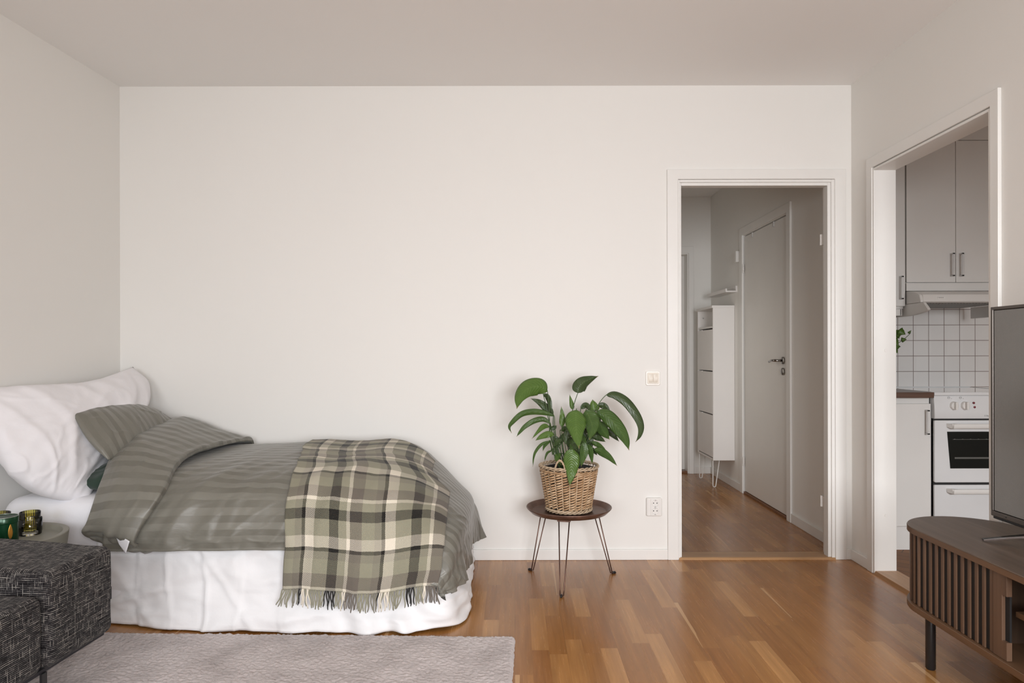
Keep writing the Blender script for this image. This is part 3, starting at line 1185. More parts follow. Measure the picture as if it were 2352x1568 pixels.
# wall cabinet above the hood (two doors) and the lower one at its left
uf = 4.130
t = thing('wall_cabinet', 'white two-door wall cabinet above the cooker hood', 'cabinet', (2.675, 4.3, 1.51))
ux0, um, ux1 = 2.374, 2.673, 2.972
m = MB()
m.box(ux0, ux1, uf + .020, 4.499, 1.512, 2.425)
build(m, 'cabinet_body', M_CAB, t)
m = MB()
m.box(ux0 + .001, ux1 - .001, uf + .001, uf + .020, 1.512, 1.560)
build(m, 'pelmet', M_CAB, t, bevel=.001)
m = MB()
m.box(ux0, ux1, uf + .004, 4.499, 2.425, ZC - .001)
build(m, 'filler_panel', M_CAB, t, bevel=.001)
for (a, b, hx) in ((ux0 + .0015, um - .0015, 2.645), (um + .0015, ux1 - .0015, 2.700)):
    m = MB()
    m.box(a, b, uf, uf + .0195, 1.564, 2.421)
    d = build(m, 'cabinet_door', M_CAB, t, bevel=.0012)
    bar_handle('handle', M_SATIN, hx, uf, 1.598, 1.738, d)
t = thing('wall_cabinet', 'white one-door wall cabinet hanging lower, left of the cooker hood', 'cabinet', (2.17, 4.3, 1.36))
m = MB()
m.box(XK + .004, 2.366, uf + .022, 4.499, 1.405, 2.425)
build(m, 'cabinet_body', M_CAB, t)
m = MB()
m.box(XK + .004, 2.366, uf + .004, 4.499, 2.426, ZC - .001)
build(m, 'filler_panel', M_CAB, t)
m = MB()
m.box(XK + .004, 2.352, uf + .012, 4.499, 1.362, 1.404)
m.box(2.340, 2.356, uf + .012, 4.499, 1.362, 1.404)
build(m, 'pelmet', M_CAB, t, bevel=.004)
m = MB()
m.box(XK + .006, 2.366, uf, uf + .020, 1.420, 2.421)
d = build(m, 'cabinet_door', M_CAB, t, bevel=.0012)
bar_handle('handle', M_SATIN, 2.337, uf, 1.460, 1.600, d)

# cooker hood
t = thing('cooker_hood', 'white slimline cooker hood with curved plastic ends under the wall cabinet', 'cooker hood', (2.675, 4.2, 1.43))
m = MB()
hp = [(4.499, 1.510), (4.135, 1.510), (4.06, 1.500), (4.008, 1.484), (4.000, 1.478), (3.986, 1.440), (3.994, 1.432), (4.499, 1.432)]
m.prism(hp, 'x', 2.392, 2.954)
build(m, 'hood_body', M_PLASTIC, t, bevel=.003, angle=30)
for (a, b) in ((2.374, 2.3915), (2.9545, 2.972)):
    m = MB()
    pr = [(4.42, 1.358), (4.15, 1.358), (4.06, 1.361), (3.975, 1.370), (3.925, 1.381), (3.917, 1.388), (3.962, 1.430), (4.42, 1.430)]
    m.prism(pr, 'x', a, b)
    build(m, 'end_fin', M_PLASTIC, t, bevel=.002, angle=30)
    m = MB()
    pr = [(4.134, 1.509), (4.06, 1.500), (4.010, 1.484), (4.000, 1.476), (3.986, 1.440), (3.990, 1.432), (4.134, 1.432)]
    m.prism(pr, 'x', a, b)
    build(m, 'end_cap', M_PLASTIC, t, bevel=.003, angle=30)


def m_filter():
    tt = NT('hood filter mesh')
    x, y, z = tt.sep(tt.pos())
    d = tt.math('FRACT', tt.math('MULTIPLY', tt.math('ADD', x, tt.math('MULTIPLY', y, 1.7)), 55))
    h = tt.math('ABSOLUTE', tt.math('SUBTRACT', d, 0.5))
    c = tt.ramp(h, [(0.1, (0.16, 0.155, 0.145)), (0.45, (0.34, 0.33, 0.31))])
    tt.bump(h, 0.4, 0.003)
    return tt.out(color=c, rough=0.5, metal=0.4)


m = MB()
m.box(2.43, 2.92, 4.05, 4.47, 1.4285, 1.4330)
build(m, 'grease_filter', m_filter(), t, bevel=.001)
for xx in (2.53, 2.80):
    m = MB()
    m.box(xx, xx + .035, 4.062, 4.072, 1.4262, 1.4285)
    build(m, 'filter_catch', M_HANDLE_DARK, t)
m = MB()
m.prism(rrect(2.476, 2.522, 1.4535, 1.4655, .0058), 'y', 3.9905, 3.9935)
bd = build(m, 'badge', M_PLASTIC, t, bevel=.0008, angle=40)
for k in range(6):
    m = MB()
    m.box(2.482 + k * .0052, 2.4855 + k * .0052, 3.9898, 3.9906, 1.4575, 1.4615)
    build(m, 'badge_letter', M_GREYTEXT, bd)

# trailing plant on the worktop, its pot behind the wall end
t = thing('ivy_plant', 'trailing green ivy on the kitchen worktop, half hidden by the wall end', 'plant', (2.13, 4.28, .9125))
m = MB()
m.lathe([(0, .914), (.045, .914), (.06, .95), (.062, 1.06), (.04, 1.12), (.045, 1.14), (.038, 1.14), (.034, 1.12), (0, 1.118)], 2.13, 4.28, 40)
build(m, 'pot', M_PLASTIC, t, smooth=True)
ivy_stems = [[(2.13, 4.28, 1.11), (2.17, 4.25, 1.20), (2.25, 4.22, 1.235), (2.33, 4.20, 1.205), (2.37, 4.2, 1.20)],
             [(2.13, 4.28, 1.11), (2.20, 4.24, 1.17), (2.30, 4.21, 1.175), (2.375, 4.20, 1.205), (2.425, 4.20, 1.245), (2.44, 4.2, 1.262)],
             [(2.13, 4.28, 1.11), (2.18, 4.26, 1.24), (2.26, 4.23, 1.29), (2.33, 4.21, 1.27)]]
for s in ivy_stems:
    m = MB()
    m.tube(catmull([Vector(p) for p in s], 24), .0016, 6)
    build(m, 'stem', M_STEM, t, smooth=True)
ivy_leaves = [((2.335, 4.19, 1.245), (.045, -.01, .030), .034), ((2.345, 4.19, 1.195), (-.015, -.015, -.045), .034),
              ((2.352, 4.18, 1.275), (.035, -.02, -.026), .030), ((2.315, 4.18, 1.225), (.03, -.02, -.045), .032),
              ((2.375, 4.19, 1.215), (.030, -.01, .006), .018), ((2.425, 4.2, 1.256), (.014, -.01, .020), .010),
              ((2.33, 4.20, 1.17), (.020, -.02, -.035), .024), ((2.29, 4.20, 1.25), (.035, -.02, .02), .03)]
for (p, d, w) in ivy_leaves:
    p, d = Vector(p), Vector(d)
    lat = d.cross(Vector((0, 1, 0))).normalized() * w
    nrm = Vector((0, -1, 0))
    prof = [(0, 0), (.08, .55), (.22, .95), (.38, .70), (.55, .62), (.75, .33), (1.0, .0)]
    rows, uvs = [], []
    for (s, q) in prof:
        c = p + d * s
        rows.append([c - lat * q - nrm * .002, c + nrm * .004 * (1 - s), c + lat * q - nrm * .002])
        uvs.append([(-q, s), (0, s), (q, s)])
    m = MB()
    m.grid(rows, uvs)
    build(m, 'leaf', M_LEAFL, t, smooth=True, solid=.0006)
# ================================================================ the bed
def rbox(x0, x1, y0, y1, z0, z1, r, n=14, uvs=True, fn=None):
    """box with rounded edges; uv in metres on every side"""
    m = MB()
    c = Vector(((x0 + x1) / 2, (y0 + y1) / 2, (z0 + z1) / 2))
    h = Vector(((x1 - x0) / 2, (y1 - y0) / 2, (z1 - z0) / 2))

    def ticks(a):
        q = [-a + r * k / 5 for k in range(6)]
        mid = max(2, int((2 * a - 2 * r) / .03))
        return q[:-1] + [-a + r + (2 * a - 2 * r) * k / mid for k in range(mid + 1)] + [-x for x in q[::-1]][1:]

    def rnd(p):
        q = Vector([max(-h[i] + r, min(h[i] - r, p[i])) for i in range(3)])
        d = p - q
        if d.length > 1e-9:
            d = d.normalized() * r
        w = c + q + d
        return w + (fn(w, d.normalized()) if fn and d.length > 1e-9 else Vector((0, 0, 0)))
    for ax in range(3):
        a, b = [(1, 2), (0, 2), (1, 0)][ax]
        for sgn in (-1, 1):
            T1, T2 = ticks(h[a]), ticks(h[b])
            rows, uv = [], []
            for t2 in T2:
                row, ur = [], []
                for t1 in T1:
                    p = Vector((0, 0, 0))
                    p[ax], p[a], p[b] = sgn * h[ax], t1, t2
                    row.append(rnd(p))
                    ur.append((t1 + ax * .37, t2 + ax * .21))
                rows.append(row)
                uv.append(ur)
            # keep faces pointing outwards
            e1, e2, ea = Vector(), Vector(), Vector()
            e1[a], e2[b], ea[ax] = 1, 1, sgn
            if e2.cross(e1).dot(ea) < 0:
                rows = [q[::-1] for q in rows]
                uv = [q[::-1] for q in uv]
            m.grid(rows, uv)
    return m


bed = thing('bed', 'single bed with white mattress sheet and creased white valance against the wall', 'bed', (-1.2, 3.3, 0))
MX0, MX1, MY0, MY1, MZ = -2.172, -.375, 2.862, 3.745, .530
m = rbox(MX0, MX1, MY0, MY1, .035, MZ, .07)
mat_o = build(m, 'mattress', M_SHEET, bed, smooth=True)
for (x, y) in ((MX0 + .15, MY0 + .12), (MX1 - .15, MY0 + .12), (MX0 + .15, MY1 - .12), (MX1 - .15, MY1 - .12)):
    m = MB()
    m.cyl((x, y, 0), (x, y, .06), .03, 16)
    build(m, 'leg', M_BLACKMETAL, bed)

# valance hanging to the floor along the front and the foot end
path = []
for k in range(150):
    path.append((Vector((-1.735 + (1.735 - .400) * k / 149, 2.846, 0)), Vector((0, -1, 0))))
for k in range(1, 24):
    w = -PI / 2 + PI / 2 * k / 24
    path.append((Vector((-.400 + .125 * math.cos(w), 2.971 + .125 * math.sin(w), 0)), Vector((math.cos(w), math.sin(w), 0))))
for k in range(70):
    path.append((Vector((-.275, 2.971 + .77 * k / 69, 0)), Vector((1, 0, 0))))
NZ = 44
rows, uvs = [], []
s = 0
arc = []
for i, (p, n) in enumerate(path):
    if i:
        s += (p - path[i - 1][0]).length
    arc.append(s)
Ltot = arc[-1]
for q in range(NZ):
    t = q / (NZ - 1)              # 0 top, 1 hem
    row, ur = [], []
    for i, (p, n) in enumerate(path):
        s = arc[i]
        corner = math.exp(-((s - 1.33) / .34) ** 2)
        hemz = .006 + .012 * max(0, nz(s * 5.2, 3.3)) + .020 * corner * max(0, nz(s * 9, 8.1))
        zt = .43 - .14 * min(1, max(0, (s - 1.15) / .25))
        z = zt + (hemz - zt) * t
        flare = (.012 + .042 * (0.35 + .65 * min(1, s / .9)) + .004 * min(1, max(0, (s - 1.3) / .15))) * t ** 1.3 - .062 * math.exp(-(s / .33) ** 2) * t
        fold = (nz(s * 4.2, t * 1.3, 1.0) * .020 + nz(s * 10, t * 2.0, 4.0) * .008 * (0.6 + corner * 2.2)) * t ** 1.2
        fold += corner * .016 * math.sin(s * 40 + 2.2 * math.sin(t * 3)) * t ** 2
        crease = .016 * max(0, ridge(s * 2.3 + t * .9, t * 2.6 + s * .9, 7.0) - .45) + .0045 * ridge(s * 6 + t, t * 3.5 - s, 2.0) + .010 * max(0, ridge(s * 4.5 - t * 1.3, t * .7, 5.5) - .6)
        crease += .012 * math.exp(-((t - .80 - .05 * nz(s * 3, 1)) / .05) ** 2) * max(0, nz(s * 3.1, 6.6)) * 1.6
        for (c0, am) in ((.17, .004), (.305, .005), (.455, .006), (.60, .005), (.79, .004), (.96, .004), (1.15, .004)):
            wv = (s - c0 - .012 * math.sin(t * 5 + c0 * 9)) / .0085
            crease += am * math.exp(-wv * wv) * (.55 + .6 * max(0, nz(c0 * 7, t * 4)))
            crease += .0045 * (1 / (1 + math.exp(-(s - c0) * 220)) - .5) * (1 if int(c0 * 100) % 2 else -1)
        for (t0, am) in ((.30, .005), (.62, .006), (.86, .007)):
            wv = (t - t0 - .04 * nz(s * 2.2, t0 * 9)) / .022
            crease += am * math.exp(-wv * wv) * max(0, .35 + nz(s * 3.3, t0 * 5))
        crease += .0055 * ridge(s * 13 + 3 * t, t * 9 - s * 2, 3.7) * (.4 + .6 * nz(s * 3, t * 3, 9))
        d = flare + fold + crease * 1.45 + corner * .020 * t ** 2
        c = p + n * d
        row.append(Vector((c.x, min(c.y, 3.752), z)))
        ur.append((s, t * .5))
    rows.append(row)
    uvs.append(ur)
m = MB()
m.grid(rows, uvs)
build(m, 'bed_valance', M_SKIRT, bed, smooth=True, solid=.003, label='creased white valance hanging to the floor')

# ---------------------------------------------------------------- duvet
xsA = [-1.66, -1.22, -.84, -.53]
ZT = [  # heights at X = A B C D, rows back to front
    (3.742, [.560, .560, .560, .555]),
    (3.64, [.640, .664, .658, .644]),
    (3.32, [.635, .662, .656, .636]),
    (3.02, [.610, .636, .628, .606]),
    (2.845, [.545, .570, .562, .535]),
    (2.775, [.440, .452, .450, .420]),
    (2.760, [.342, .343, .335, .250])]
E = [(-.325, 3.735, .42), (-.262, 3.64, .420), (-.252, 3.34, .430), (-.258, 3.06, .425), (-.270, 2.90, .385), (-.290, 2.825, .315), (-.335, 2.80, .190)]
E2 = [(-.255, 3.738, .33), (-.212, 3.64, .315), (-.215, 3.35, .31), (-.225, 3.08, .300), (-.245, 2.925, .265), (-.270, 2.85, .215), (-.308, 2.81, .155)]
Fm = [(-.215, 3.738, .20), (-.182, 3.62, .160), (-.215, 3.36, .19), (-.225, 3.10, .175), (-.245, 2.94, .160), (-.270, 2.87, .152), (-.298, 2.825, .143)]
ctrl = []
for (y, zs), e, e2, f in zip(ZT, E, E2, Fm):
    ctrl.append([Vector((x, y, z)) for x, z in zip(xsA, zs)] + [Vector(e), Vector(e2), Vector(f)])
rows = loft(ctrl, 170, 260)
uvs = arc_uv(rows)


def wr_duvet(u, v, t, c):
    front = min(1, max(0, (v - .55) / .25))
    a = .020 * max(0, ridge(u * 4.6 + v * 2.6, (v - u * .55) * 1.3, 3.0) - .35)
    b = .005 * ridge(u * 11 + v * 7, (v - u * .5) * 3, 9.0) + .0055 * sharp(u * 7.5 + v * 5.5, (v - u * .7) * 1.5, 4.2, .12) * (.3 + nz(u * 3, v * 3, 7.7)) * 1.6
    b += .003 * sharp(u * 5, v * 17 + u * 4, 1.2, .10)
    hem = .014 * math.exp(-((t - .97) / .04) ** 2) * nz(u * 16, 2.0)
    puff = .018 * nz(u * 2.6, v * 2.6, 5.0)
    hem2 = .012 * math.exp(-((t - .93) / .05) ** 2) * max(0, nz(u * 22, 11.0))
    endw = 0.032 * max(0, (c - .78) / .22) * nz(v * 9, c * 2, 4.4) + .012 * max(0, (c - .78) / .22) * ridge(v * 16 + c * 3, c * 3, 1.4)
    return puff + (a + b) * (0.30 + .60 * front) + hem + hem2 + endw


rows = displace(rows, wr_duvet, uvs)
for r in rows:
    for p in r:
        p.y = min(p.y, 3.757)
DUV_ROWS = rows
m = MB()
m.grid(rows, uvs)
duvet = build(m, 'duvet', M_SAGE, smooth=True, solid=.028, origin=(-.9, 3.2, .6))
tag(duvet, 'sage green striped sateen duvet spread over the bed', 'duvet')

# turned-back top end of the duvet, folded over into a thick band
Lf = [(388, 966, 3.68), (332, 984, 3.42), (290, 1014, 3.22), (260, 1046, 3.06), (240, 1090, 2.93), (222, 1135, 2.84), (206, 1190, 2.78), (195, 1224, 2.765)]
Rg = [(574, 1014, 3.68), (505, 1026, 3.42), (450, 1043, 3.22), (408, 1072, 3.03), (388, 1106, 2.905), (373, 1138, 2.825), (345, 1187, 2.770), (312, 1247, 2.748)]
ctrl = []
for i, (a, b) in enumerate(zip(Lf, Rg)):
    A, Bq = P(*a), P(*b)
    bul = [.050, .058, .060, .055, .048, .043, .04, .026][i]
    lp = [.35, .6, .85, 1, 1, 1, 1, 1][i]
    up = Vector((0, -.35 - .5 * (i / 7), 1.0 - .5 * (i / 7))).normalized()
    M1 = A.lerp(Bq, .30) + up * bul
    M2 = A.lerp(Bq, .66) + up * (bul * .70 + .012) * (.5 + .5 * lp)
    inn = Vector((0, .5, -.8)).normalized()
    ctrl.append([A.lerp(Bq, .30) + inn * .05, A + inn * .022 + Vector((.012, 0, 0)), A + up * .012, M1, M2, A.lerp(Bq, .93) + up * .040 * lp, Bq + up * .022 * lp + Vector((.004, 0, 0)), Bq + up * .003 + Vector((-.010, .006, 0)), A.lerp(Bq, .72) + inn * .045])
last = [v + Vector((.03, .055, -.030)) for v in ctrl[-1]]
last2 = [v + Vector((.05, .12, .02)) for v in ctrl[-1]]
ctrl += [last, last2]
first = [v + Vector((0, .055, -.10)) for v in ctrl[0]]
ctrl = [first] + ctrl
rows = loft(ctrl, 150, 110)
uvs = [[(a, b * .74) for (a, b) in r] for r in arc_uv(rows)]


def wr_fold(u, v, t, c):
    a = .013 * max(0, ridge(u * 5 - v * 2.4, v * 2.0, 3.1) - .3) + .003 * ridge(u * 12 + v * 3, v * 6, 2.0) + .0045 * sharp(u * 9 + v * 2, v * 4 - u * 2, 6.6, .11) * (.4 + nz(u * 4, v * 4, 3))
    b = .012 * nz(u * 4, v * 3, 8.0)
    tuck = .016 * math.exp(-((t - .80) / .035) ** 2) * nz(u * 18, 4.0)
    tk = -.024 * math.exp(-((t - .815) / .018) ** 2 - ((c - .42) / .12) ** 2)
    seam = .011 * math.exp(-((c - .70) / .035) ** 2) * (0.5 + nz(v * 16, 2))
    return a + b + tuck + tk + seam


rows = displace(rows, wr_fold, uvs)
for r in rows:
    for p in r:
        p.y = min(p.y, 3.758)
m = MB()
m.grid(rows, uvs)
build(m, 'turned_back_end', M_SAGE, duvet, smooth=True, label='turned back end of the duvet, folded into a thick band')
m = MB()
fl = loft([[P(261, 1221, 2.728), P(297, 1243, 2.700)], [P(273, 1250, 2.724), P(288, 1271, 2.708)]], 10, 10)
m.grid(fl, arc_uv(fl))
build(m, 'lining_corner', M_SHEET, duvet, smooth=True, solid=.002, label='white lining corner poking out')


# ---------------------------------------------------------------- pillows
def cushion(name, ctrl, thick, mat, label, cat, nr=60, nc=70, wr=None, swap=False, power=.42, origin=None, parent=None, group=None, ymax=3.755):
    mid = loft([[P(*q) if len(q) == 3 and q[0] > 5 or q[0] < -5 else Vector(q) for q in r] for r in ctrl], nr, nc)
    uvs = arc_uv(mid)
    if swap:
        uvs = [[(b, a) for (a, b) in r] for r in uvs]
    N = normals(mid)
    fr, bk = [], []
    for i in range(nr):
        f, b = [], []
        for j in range(nc):
            u, v = j / (nc - 1), i / (nr - 1)
            pr = max(0, math.sin(PI * u) * math.sin(PI * v)) ** power
            w = wr(uvs[i][j][0], uvs[i][j][1], u, v) * min(1, pr * 2) if wr else 0
            f.append(mid[i][j] + N[i][j] * (thick * pr + w))
            b.append(mid[i][j] - N[i][j] * (thick * pr))
            for q in (f[-1], b[-1]):
                q.y = min(q.y, ymax)
                q.x = max(q.x, xl(q.y) + .004)
        fr.append(f)
        bk.append(b)
    m = MB()
    m.grid(fr, uvs)
    m.grid([r[::-1] for r in bk], [r[::-1] for r in uvs])
    o = build(m, name, mat, parent, smooth=True, origin=origin)
    import bmesh
    bm = bmesh.new()
    bm.from_mesh(o.data)
    bmesh.ops.remove_doubles(bm, verts=bm.verts, dist=.0004)
    bm.to_mesh(o.data)
    bm.free()
    if cat:
        tag(o, label, cat, group)
    return o


def wr_white(u, v, a, b):
    w = .022 * max(0, ridge(u * 3.6 + v * 1.5, v * 1.3 - u * .5, 2.2) - .35) + .012 * max(0, ridge(u * 7 - v * 3, v * 2.5, 8.8) - .3)
    g = .013 * max(0, (b - .72) / .28) * nz(u * 14, v * 3, 3.0)
    g2 = .012 * max(0, (a - .8) / .2) * nz(u * 5, v * 14, 6.0)
    w += .006 * sharp(u * 6 + v * 2.5, v * 2.2 - u, 5.1, .12) * (.5 + nz(u * 3, v * 3, 2)) + .004 * sharp(u * 4 - v * 5, v * 6 + u * 3, 9.1, .10)
    return w + g + g2 + .006 * nz(u * 5, v * 5, 1.5) + .004 * ridge(u * 11 + v * 4, v * 8, 4.0)


cushion('pillow', [
    [(-95, 896, 2.80), (60, 890, 3.00), (200, 878, 3.32), (306, 842, 3.69)],
    [(-60, 965, 2.75), (85, 965, 2.95), (230, 945, 3.28), (340, 905, 3.66)],
    [(-10, 1045, 2.735), (80, 1050, 2.85), (170, 1045, 3.02), (262, 1035, 3.30)],
    [(20, 1092, 2.755), (74, 1130, 2.80), (140, 1148, 2.87), (203, 1146, 2.94)]],
    .085, M_PILLOW, 'large white pillow leaning against the left wall at the bed head', 'pillow', wr=wr_white)


def wr_sage(u, v, a, b):
    return .005 * sharp(u * 8 + v * 6, v * 6 - u * 4, 2.2, .13) + .008 * nz(u * 5, v * 5, 1.0) + .008 * max(0, ridge(u * 4 + v * 5, v * 3 - u * 3, 6.0) - .3)


cushion('pillow', [
    [(166, 950, 3.00), (228, 936, 3.20), (300, 930, 3.45), (362, 944, 3.64)],
    [(203, 1008, 2.97), (268, 990, 3.14), (338, 975, 3.40), (415, 985, 3.64)],
    [(248, 1056, 2.97), (305, 1048, 3.12), (375, 1030, 3.42), (455, 1030, 3.64)]],
    .055, M_SAGE, 'sage striped pillow lying between the white pillow and the duvet fold', 'pillow', wr=wr_sage, swap=True, power=.5)
cushion('pillow', [
    [(-1.93, 3.62, .66), (-1.80, 3.63, .67), (-1.70, 3.63, .66), (-1.60, 3.62, .62)],
    [(-1.93, 3.25, .60), (-1.80, 3.25, .61), (-1.70, 3.25, .61), (-1.60, 3.25, .59)],
    [(-1.925, 2.985, .570), (-1.80, 2.945, .572), (-1.72, 2.95, .57), (-1.62, 2.98, .56)]],
    .066, M_DARKGREEN, 'dark green pillow peeping out under the sage pillow', 'pillow', wr=wr_sage, power=.35)

# ---------------------------------------------------------------- tartan throw
from mathutils.bvhtree import BVHTree
nr_, nc_ = len(DUV_ROWS), len(DUV_ROWS[0])
bvh = BVHTree.FromPolygons([p for r in DUV_ROWS for p in r],
                           [(i * nc_ + j, i * nc_ + j + 1, (i + 1) * nc_ + j + 1, (i + 1) * nc_ + j) for i in range(nr_ - 1) for j in range(nc_ - 1)])
LX = [-1.045, -1.040, -1.03, -1.005, -.98, -.952, -.932, -.922, -.926, -.930]
RX = [-.405, -.405, -.402, -.40, -.368, -.305, -.295, -.290, -.298, -.315]
NCOL, NROW = 100, 150


def lerp_list(L, t):
    k = min(int(t * (len(L) - 1)), len(L) - 2)
    f = t * (len(L) - 1) - k
    f = f * f * (3 - 2 * f)
    return L[k] * (1 - f) + L[k + 1] * f


cols = []
for j in range(NCOL):
    c = j / (NCOL - 1)
    pts = []
    n0 = 120
    for i in range(n0):
        tt = i / (n0 - 1)
        xx = lerp_list(LX, tt * .80) * (1 - c) + lerp_list(RX, tt * .80) * c
        ang = math.radians(62 + (181 - 62) * tt)       # from up-and-back to straight ahead
        d = Vector((0, math.cos(ang), math.sin(ang)))
        Oc = Vector((xx, 3.36, .352))
        hit = bvh.ray_cast(Oc + d * 1.2, -d, 1.2)
        if hit[0] is None:
            continue
        pts.append(hit[0] + d * .016)
    zb = .192 - .012 * c + .008 * math.sin(c * 9)
    e = pts[-1].copy()
    nb = 24
    for i in range(1, nb + 1):
        tt = i / nb
        xx = lerp_list(LX, .80 + .2 * tt) * (1 - c) + lerp_list(RX, .80 + .2 * tt) * c
        yy = e.y - .004 - .006 * math.sin(tt * PI) + .010 * nz(c * 6, tt * 2, 3.0) * tt
        pts.append(Vector((xx, min(yy, 2.80), e.z + (zb - e.z) * tt)))
    # even spacing along the column, measured from the hem
    L = [0]
    for a, b in zip(pts, pts[1:]):
        L.append(L[-1] + (b - a).length)
    out = []
    k = 0
    for i in range(NROW):
        s = L[-1] * i / (NROW - 1)
        while k < len(L) - 2 and L[k + 1] < s:
            k += 1
        f = (s - L[k]) / max(1e-9, L[k + 1] - L[k])
        out.append(pts[k].lerp(pts[k + 1], f))
    cols.append((out, L[-1]))
rows = [[cols[j][0][i].copy() for j in range(NCOL)] for i in range(NROW)]
for it in range(6):        # relax
    new = [[p.copy() for p in r] for r in rows]
    for i in range(1, NROW - 1):
        for j in range(1, NCOL - 1):
            new[i][j] = rows[i][j] * .4 + (rows[i - 1][j] + rows[i + 1][j] + rows[i][j - 1] + rows[i][j + 1]) * .15
    rows = new
width = .655
uvs = [[(-.070 + width * j / (NCOL - 1) + .0, .565 * .36 + cols[j][1] * (1 - i / (NROW - 1))) for j in range(NCOL)] for i in range(NROW)]


def wr_throw(u, v, t, c):
    w = .004 + .006 * nz(u * 3.4, v * 2.6, 4.0)
    # pleat running down the middle and a doubled-over strip at the back right
    w += .010 * math.exp(-((c - .47 - .06 * (1 - t)) / .035) ** 2) * max(0, (t - .35))
    w += .010 * (1 / (1 + math.exp(-(c - .55 - .5 * (t - .2)) * 30))) * math.exp(-((t - .28) / .16) ** 4)
    w += .006 * max(0, ridge(u * 2, v * 9, 2.5) - .45) * max(0, 1 - t * 2.2)
    return w


rows = displace(rows, wr_throw, uvs)
for r in rows:
    for p in r:
        p.y = min(p.y, 3.757)
m = MB()
m.grid(rows, uvs)
throw = build(m, 'throw_blanket', M_PLAID, smooth=True, solid=.006, origin=(-.65, 3.2, .7))
tag(throw, 'green, cream and black tartan wool throw with fringe over the foot of the bed', 'throw blanket')
hem = rows[-1]
NT_ = 92
rep = .333
for k in range(NT_):
    c = (k + .5) / NT_
    j = c * (NCOL - 1)
    a = hem[int(j)].lerp(hem[min(int(j) + 1, NCOL - 1)], j - int(j))
    u = ((-.070 + width * c) / rep) % 1.0
    acc, key = 0, 'o'
    for wd, kk in PLAID:
        acc += wd
        if u < acc:
            key = kk
            break
    if key == 'w' and random.random() < .25:
        key = 'o'
    lean = .020 * nz(k * .16, 1.0) + (-.022 if c < .06 else 0) + .008 * random.uniform(-1, 1) + (-.016 if .74 < c < .78 else 0)
    ln = random.uniform(.058, .076)
    ph = random.uniform(0, 6)
    pts = [a + Vector((lean * q ** 1.3 + .0022 * math.sin(q * 7 + ph), -.004 - .006 * math.sin(q * 2.6), .004 - ln * q)) for q in [i / 9 for i in range(10)]]
    m = MB()
    m.tube(pts, [.0030, .0029, .0028, .0027, .0026, .0026, .0025, .0025, .0026, .0020], 6)
    build(m, 'fringe_tassel', M_YARN[key], throw, smooth=True)
# ================================================================ tray table, basket, peace lily
tx, ty, zr = .2726, 3.42, .372
t = thing('tray_table', 'small round copper brown tray table on three hairpin legs by the wall', 'side table', (tx, ty, 0))
m = MB()
m.lathe([(0, .346), (.190, .346), (.2105, .366), (.2135, .371), (.2125, .3735), (.2085, .3725), (.187, .3535), (.183, .3515), (0, .3505)], tx, ty, 72)
build(m, 'tray', M_BRONZE, t, smooth=True)
feet = [Vector((.220, 3.196, 0)), Vector((.089, 3.573, 0)), Vector((.503, 3.523, 0))]
for f in feet:
    d = Vector((f.x - tx, f.y - ty, 0)).normalized()
    s = Vector((-d.y, d.x, 0))
    top = Vector((tx, ty, .346)) + d * .150
    a, b = top - s * .026, top + s * .026
    fb = Vector((f.x, f.y, .004))
    m = MB()
    m.tube([a, fb - s * .010 + Vector((0, 0, .030)) - d * .012, fb - s * .008 - d * .004, fb - s * .004 + d * .006, fb + s * .004 + d * .006,
            fb + s * .008 - d * .004, fb + s * .010 + Vector((0, 0, .030)) - d * .012, b], .0030, 10)
    lg = build(m, 'hairpin_leg', M_WIRE, t, smooth=True)
    m = MB()
    c = top + Vector((0, 0, -.008))
    V = []
    for (q, w) in ((-1, -1), (1, -1), (1, 1), (-1, 1)):
        V.append(c + s * .032 * q + d * .016 * w)
    m.add([v + Vector((0, 0, -.005)) for v in V] + [v + Vector((0, 0, .012)) for v in V],
          [(3, 2, 1, 0), (4, 5, 6, 7), (0, 1, 5, 4), (1, 2, 6, 5), (2, 3, 7, 6), (3, 0, 4, 7)])
    build(m, 'leg_bracket', M_BRONZE, t, bevel=.002)
    m = MB()
    m.tube([fb + d * .000 + Vector((0, 0, -.003)), fb + d * .004 + Vector((0, 0, .001)), fb + d * .018 + Vector((0, 0, .0005)), fb + d * .021 + Vector((0, 0, -.003))],
           [.006, .009, .008, .005], 12, flat=.5)
    build(m, 'rubber_foot', M_BLACKMETAL, t, smooth=True)

bx, by, bz = .272, 3.42, .3510
H = .226
RB, RT = .105, .141


def brad(z):
    q = z / H
    return RB + (RT - RB) * q ** 1.15


t = thing('wicker_basket', 'round woven willow basket holding the green plant on the tray table', 'basket', (bx, by, bz))
NS = 22
for k in range(NS):
    w = 2 * PI * (k + .35) / NS
    m = MB()
    m.tube([(bx + (brad(z) - .001) * math.cos(w), by + (brad(z) - .001) * math.sin(w), bz + z) for z in [.004 + (H - .008) * i / 8 for i in range(9)]], .0030, 7)
    build(m, 'stake', M_WILLOWPALE, t, smooth=True)
m = MB()
NR = 14
z0, z1 = .030, H - .030
for r in range(NR):
    zc = z0 + (z1 - z0) * r / (NR - 1)
    for k in range(NS):
        w0 = 2 * PI * (k + .35) / NS
        pts, rad = [], []
        jit = random.uniform(-.0012, .0012)
        for i in range(8):
            q = -.25 + 1.5 * i / 7
            w = w0 + 2 * PI / NS * q
            z = zc + (q - .5) * .0120 + jit
            bow = math.sin(PI * min(1, max(0, q)))
            rr = brad(z) + .0068 * bow - .0060 * (1 - bow)
            pts.append((bx + rr * math.cos(w), by + rr * math.sin(w), bz + z))
            rad.append(.0047 if 0 < i < 7 else .0030)
        m.tube(pts, rad, 7)
build(m, 'woven_wall', M_WILLOW, t, smooth=True)


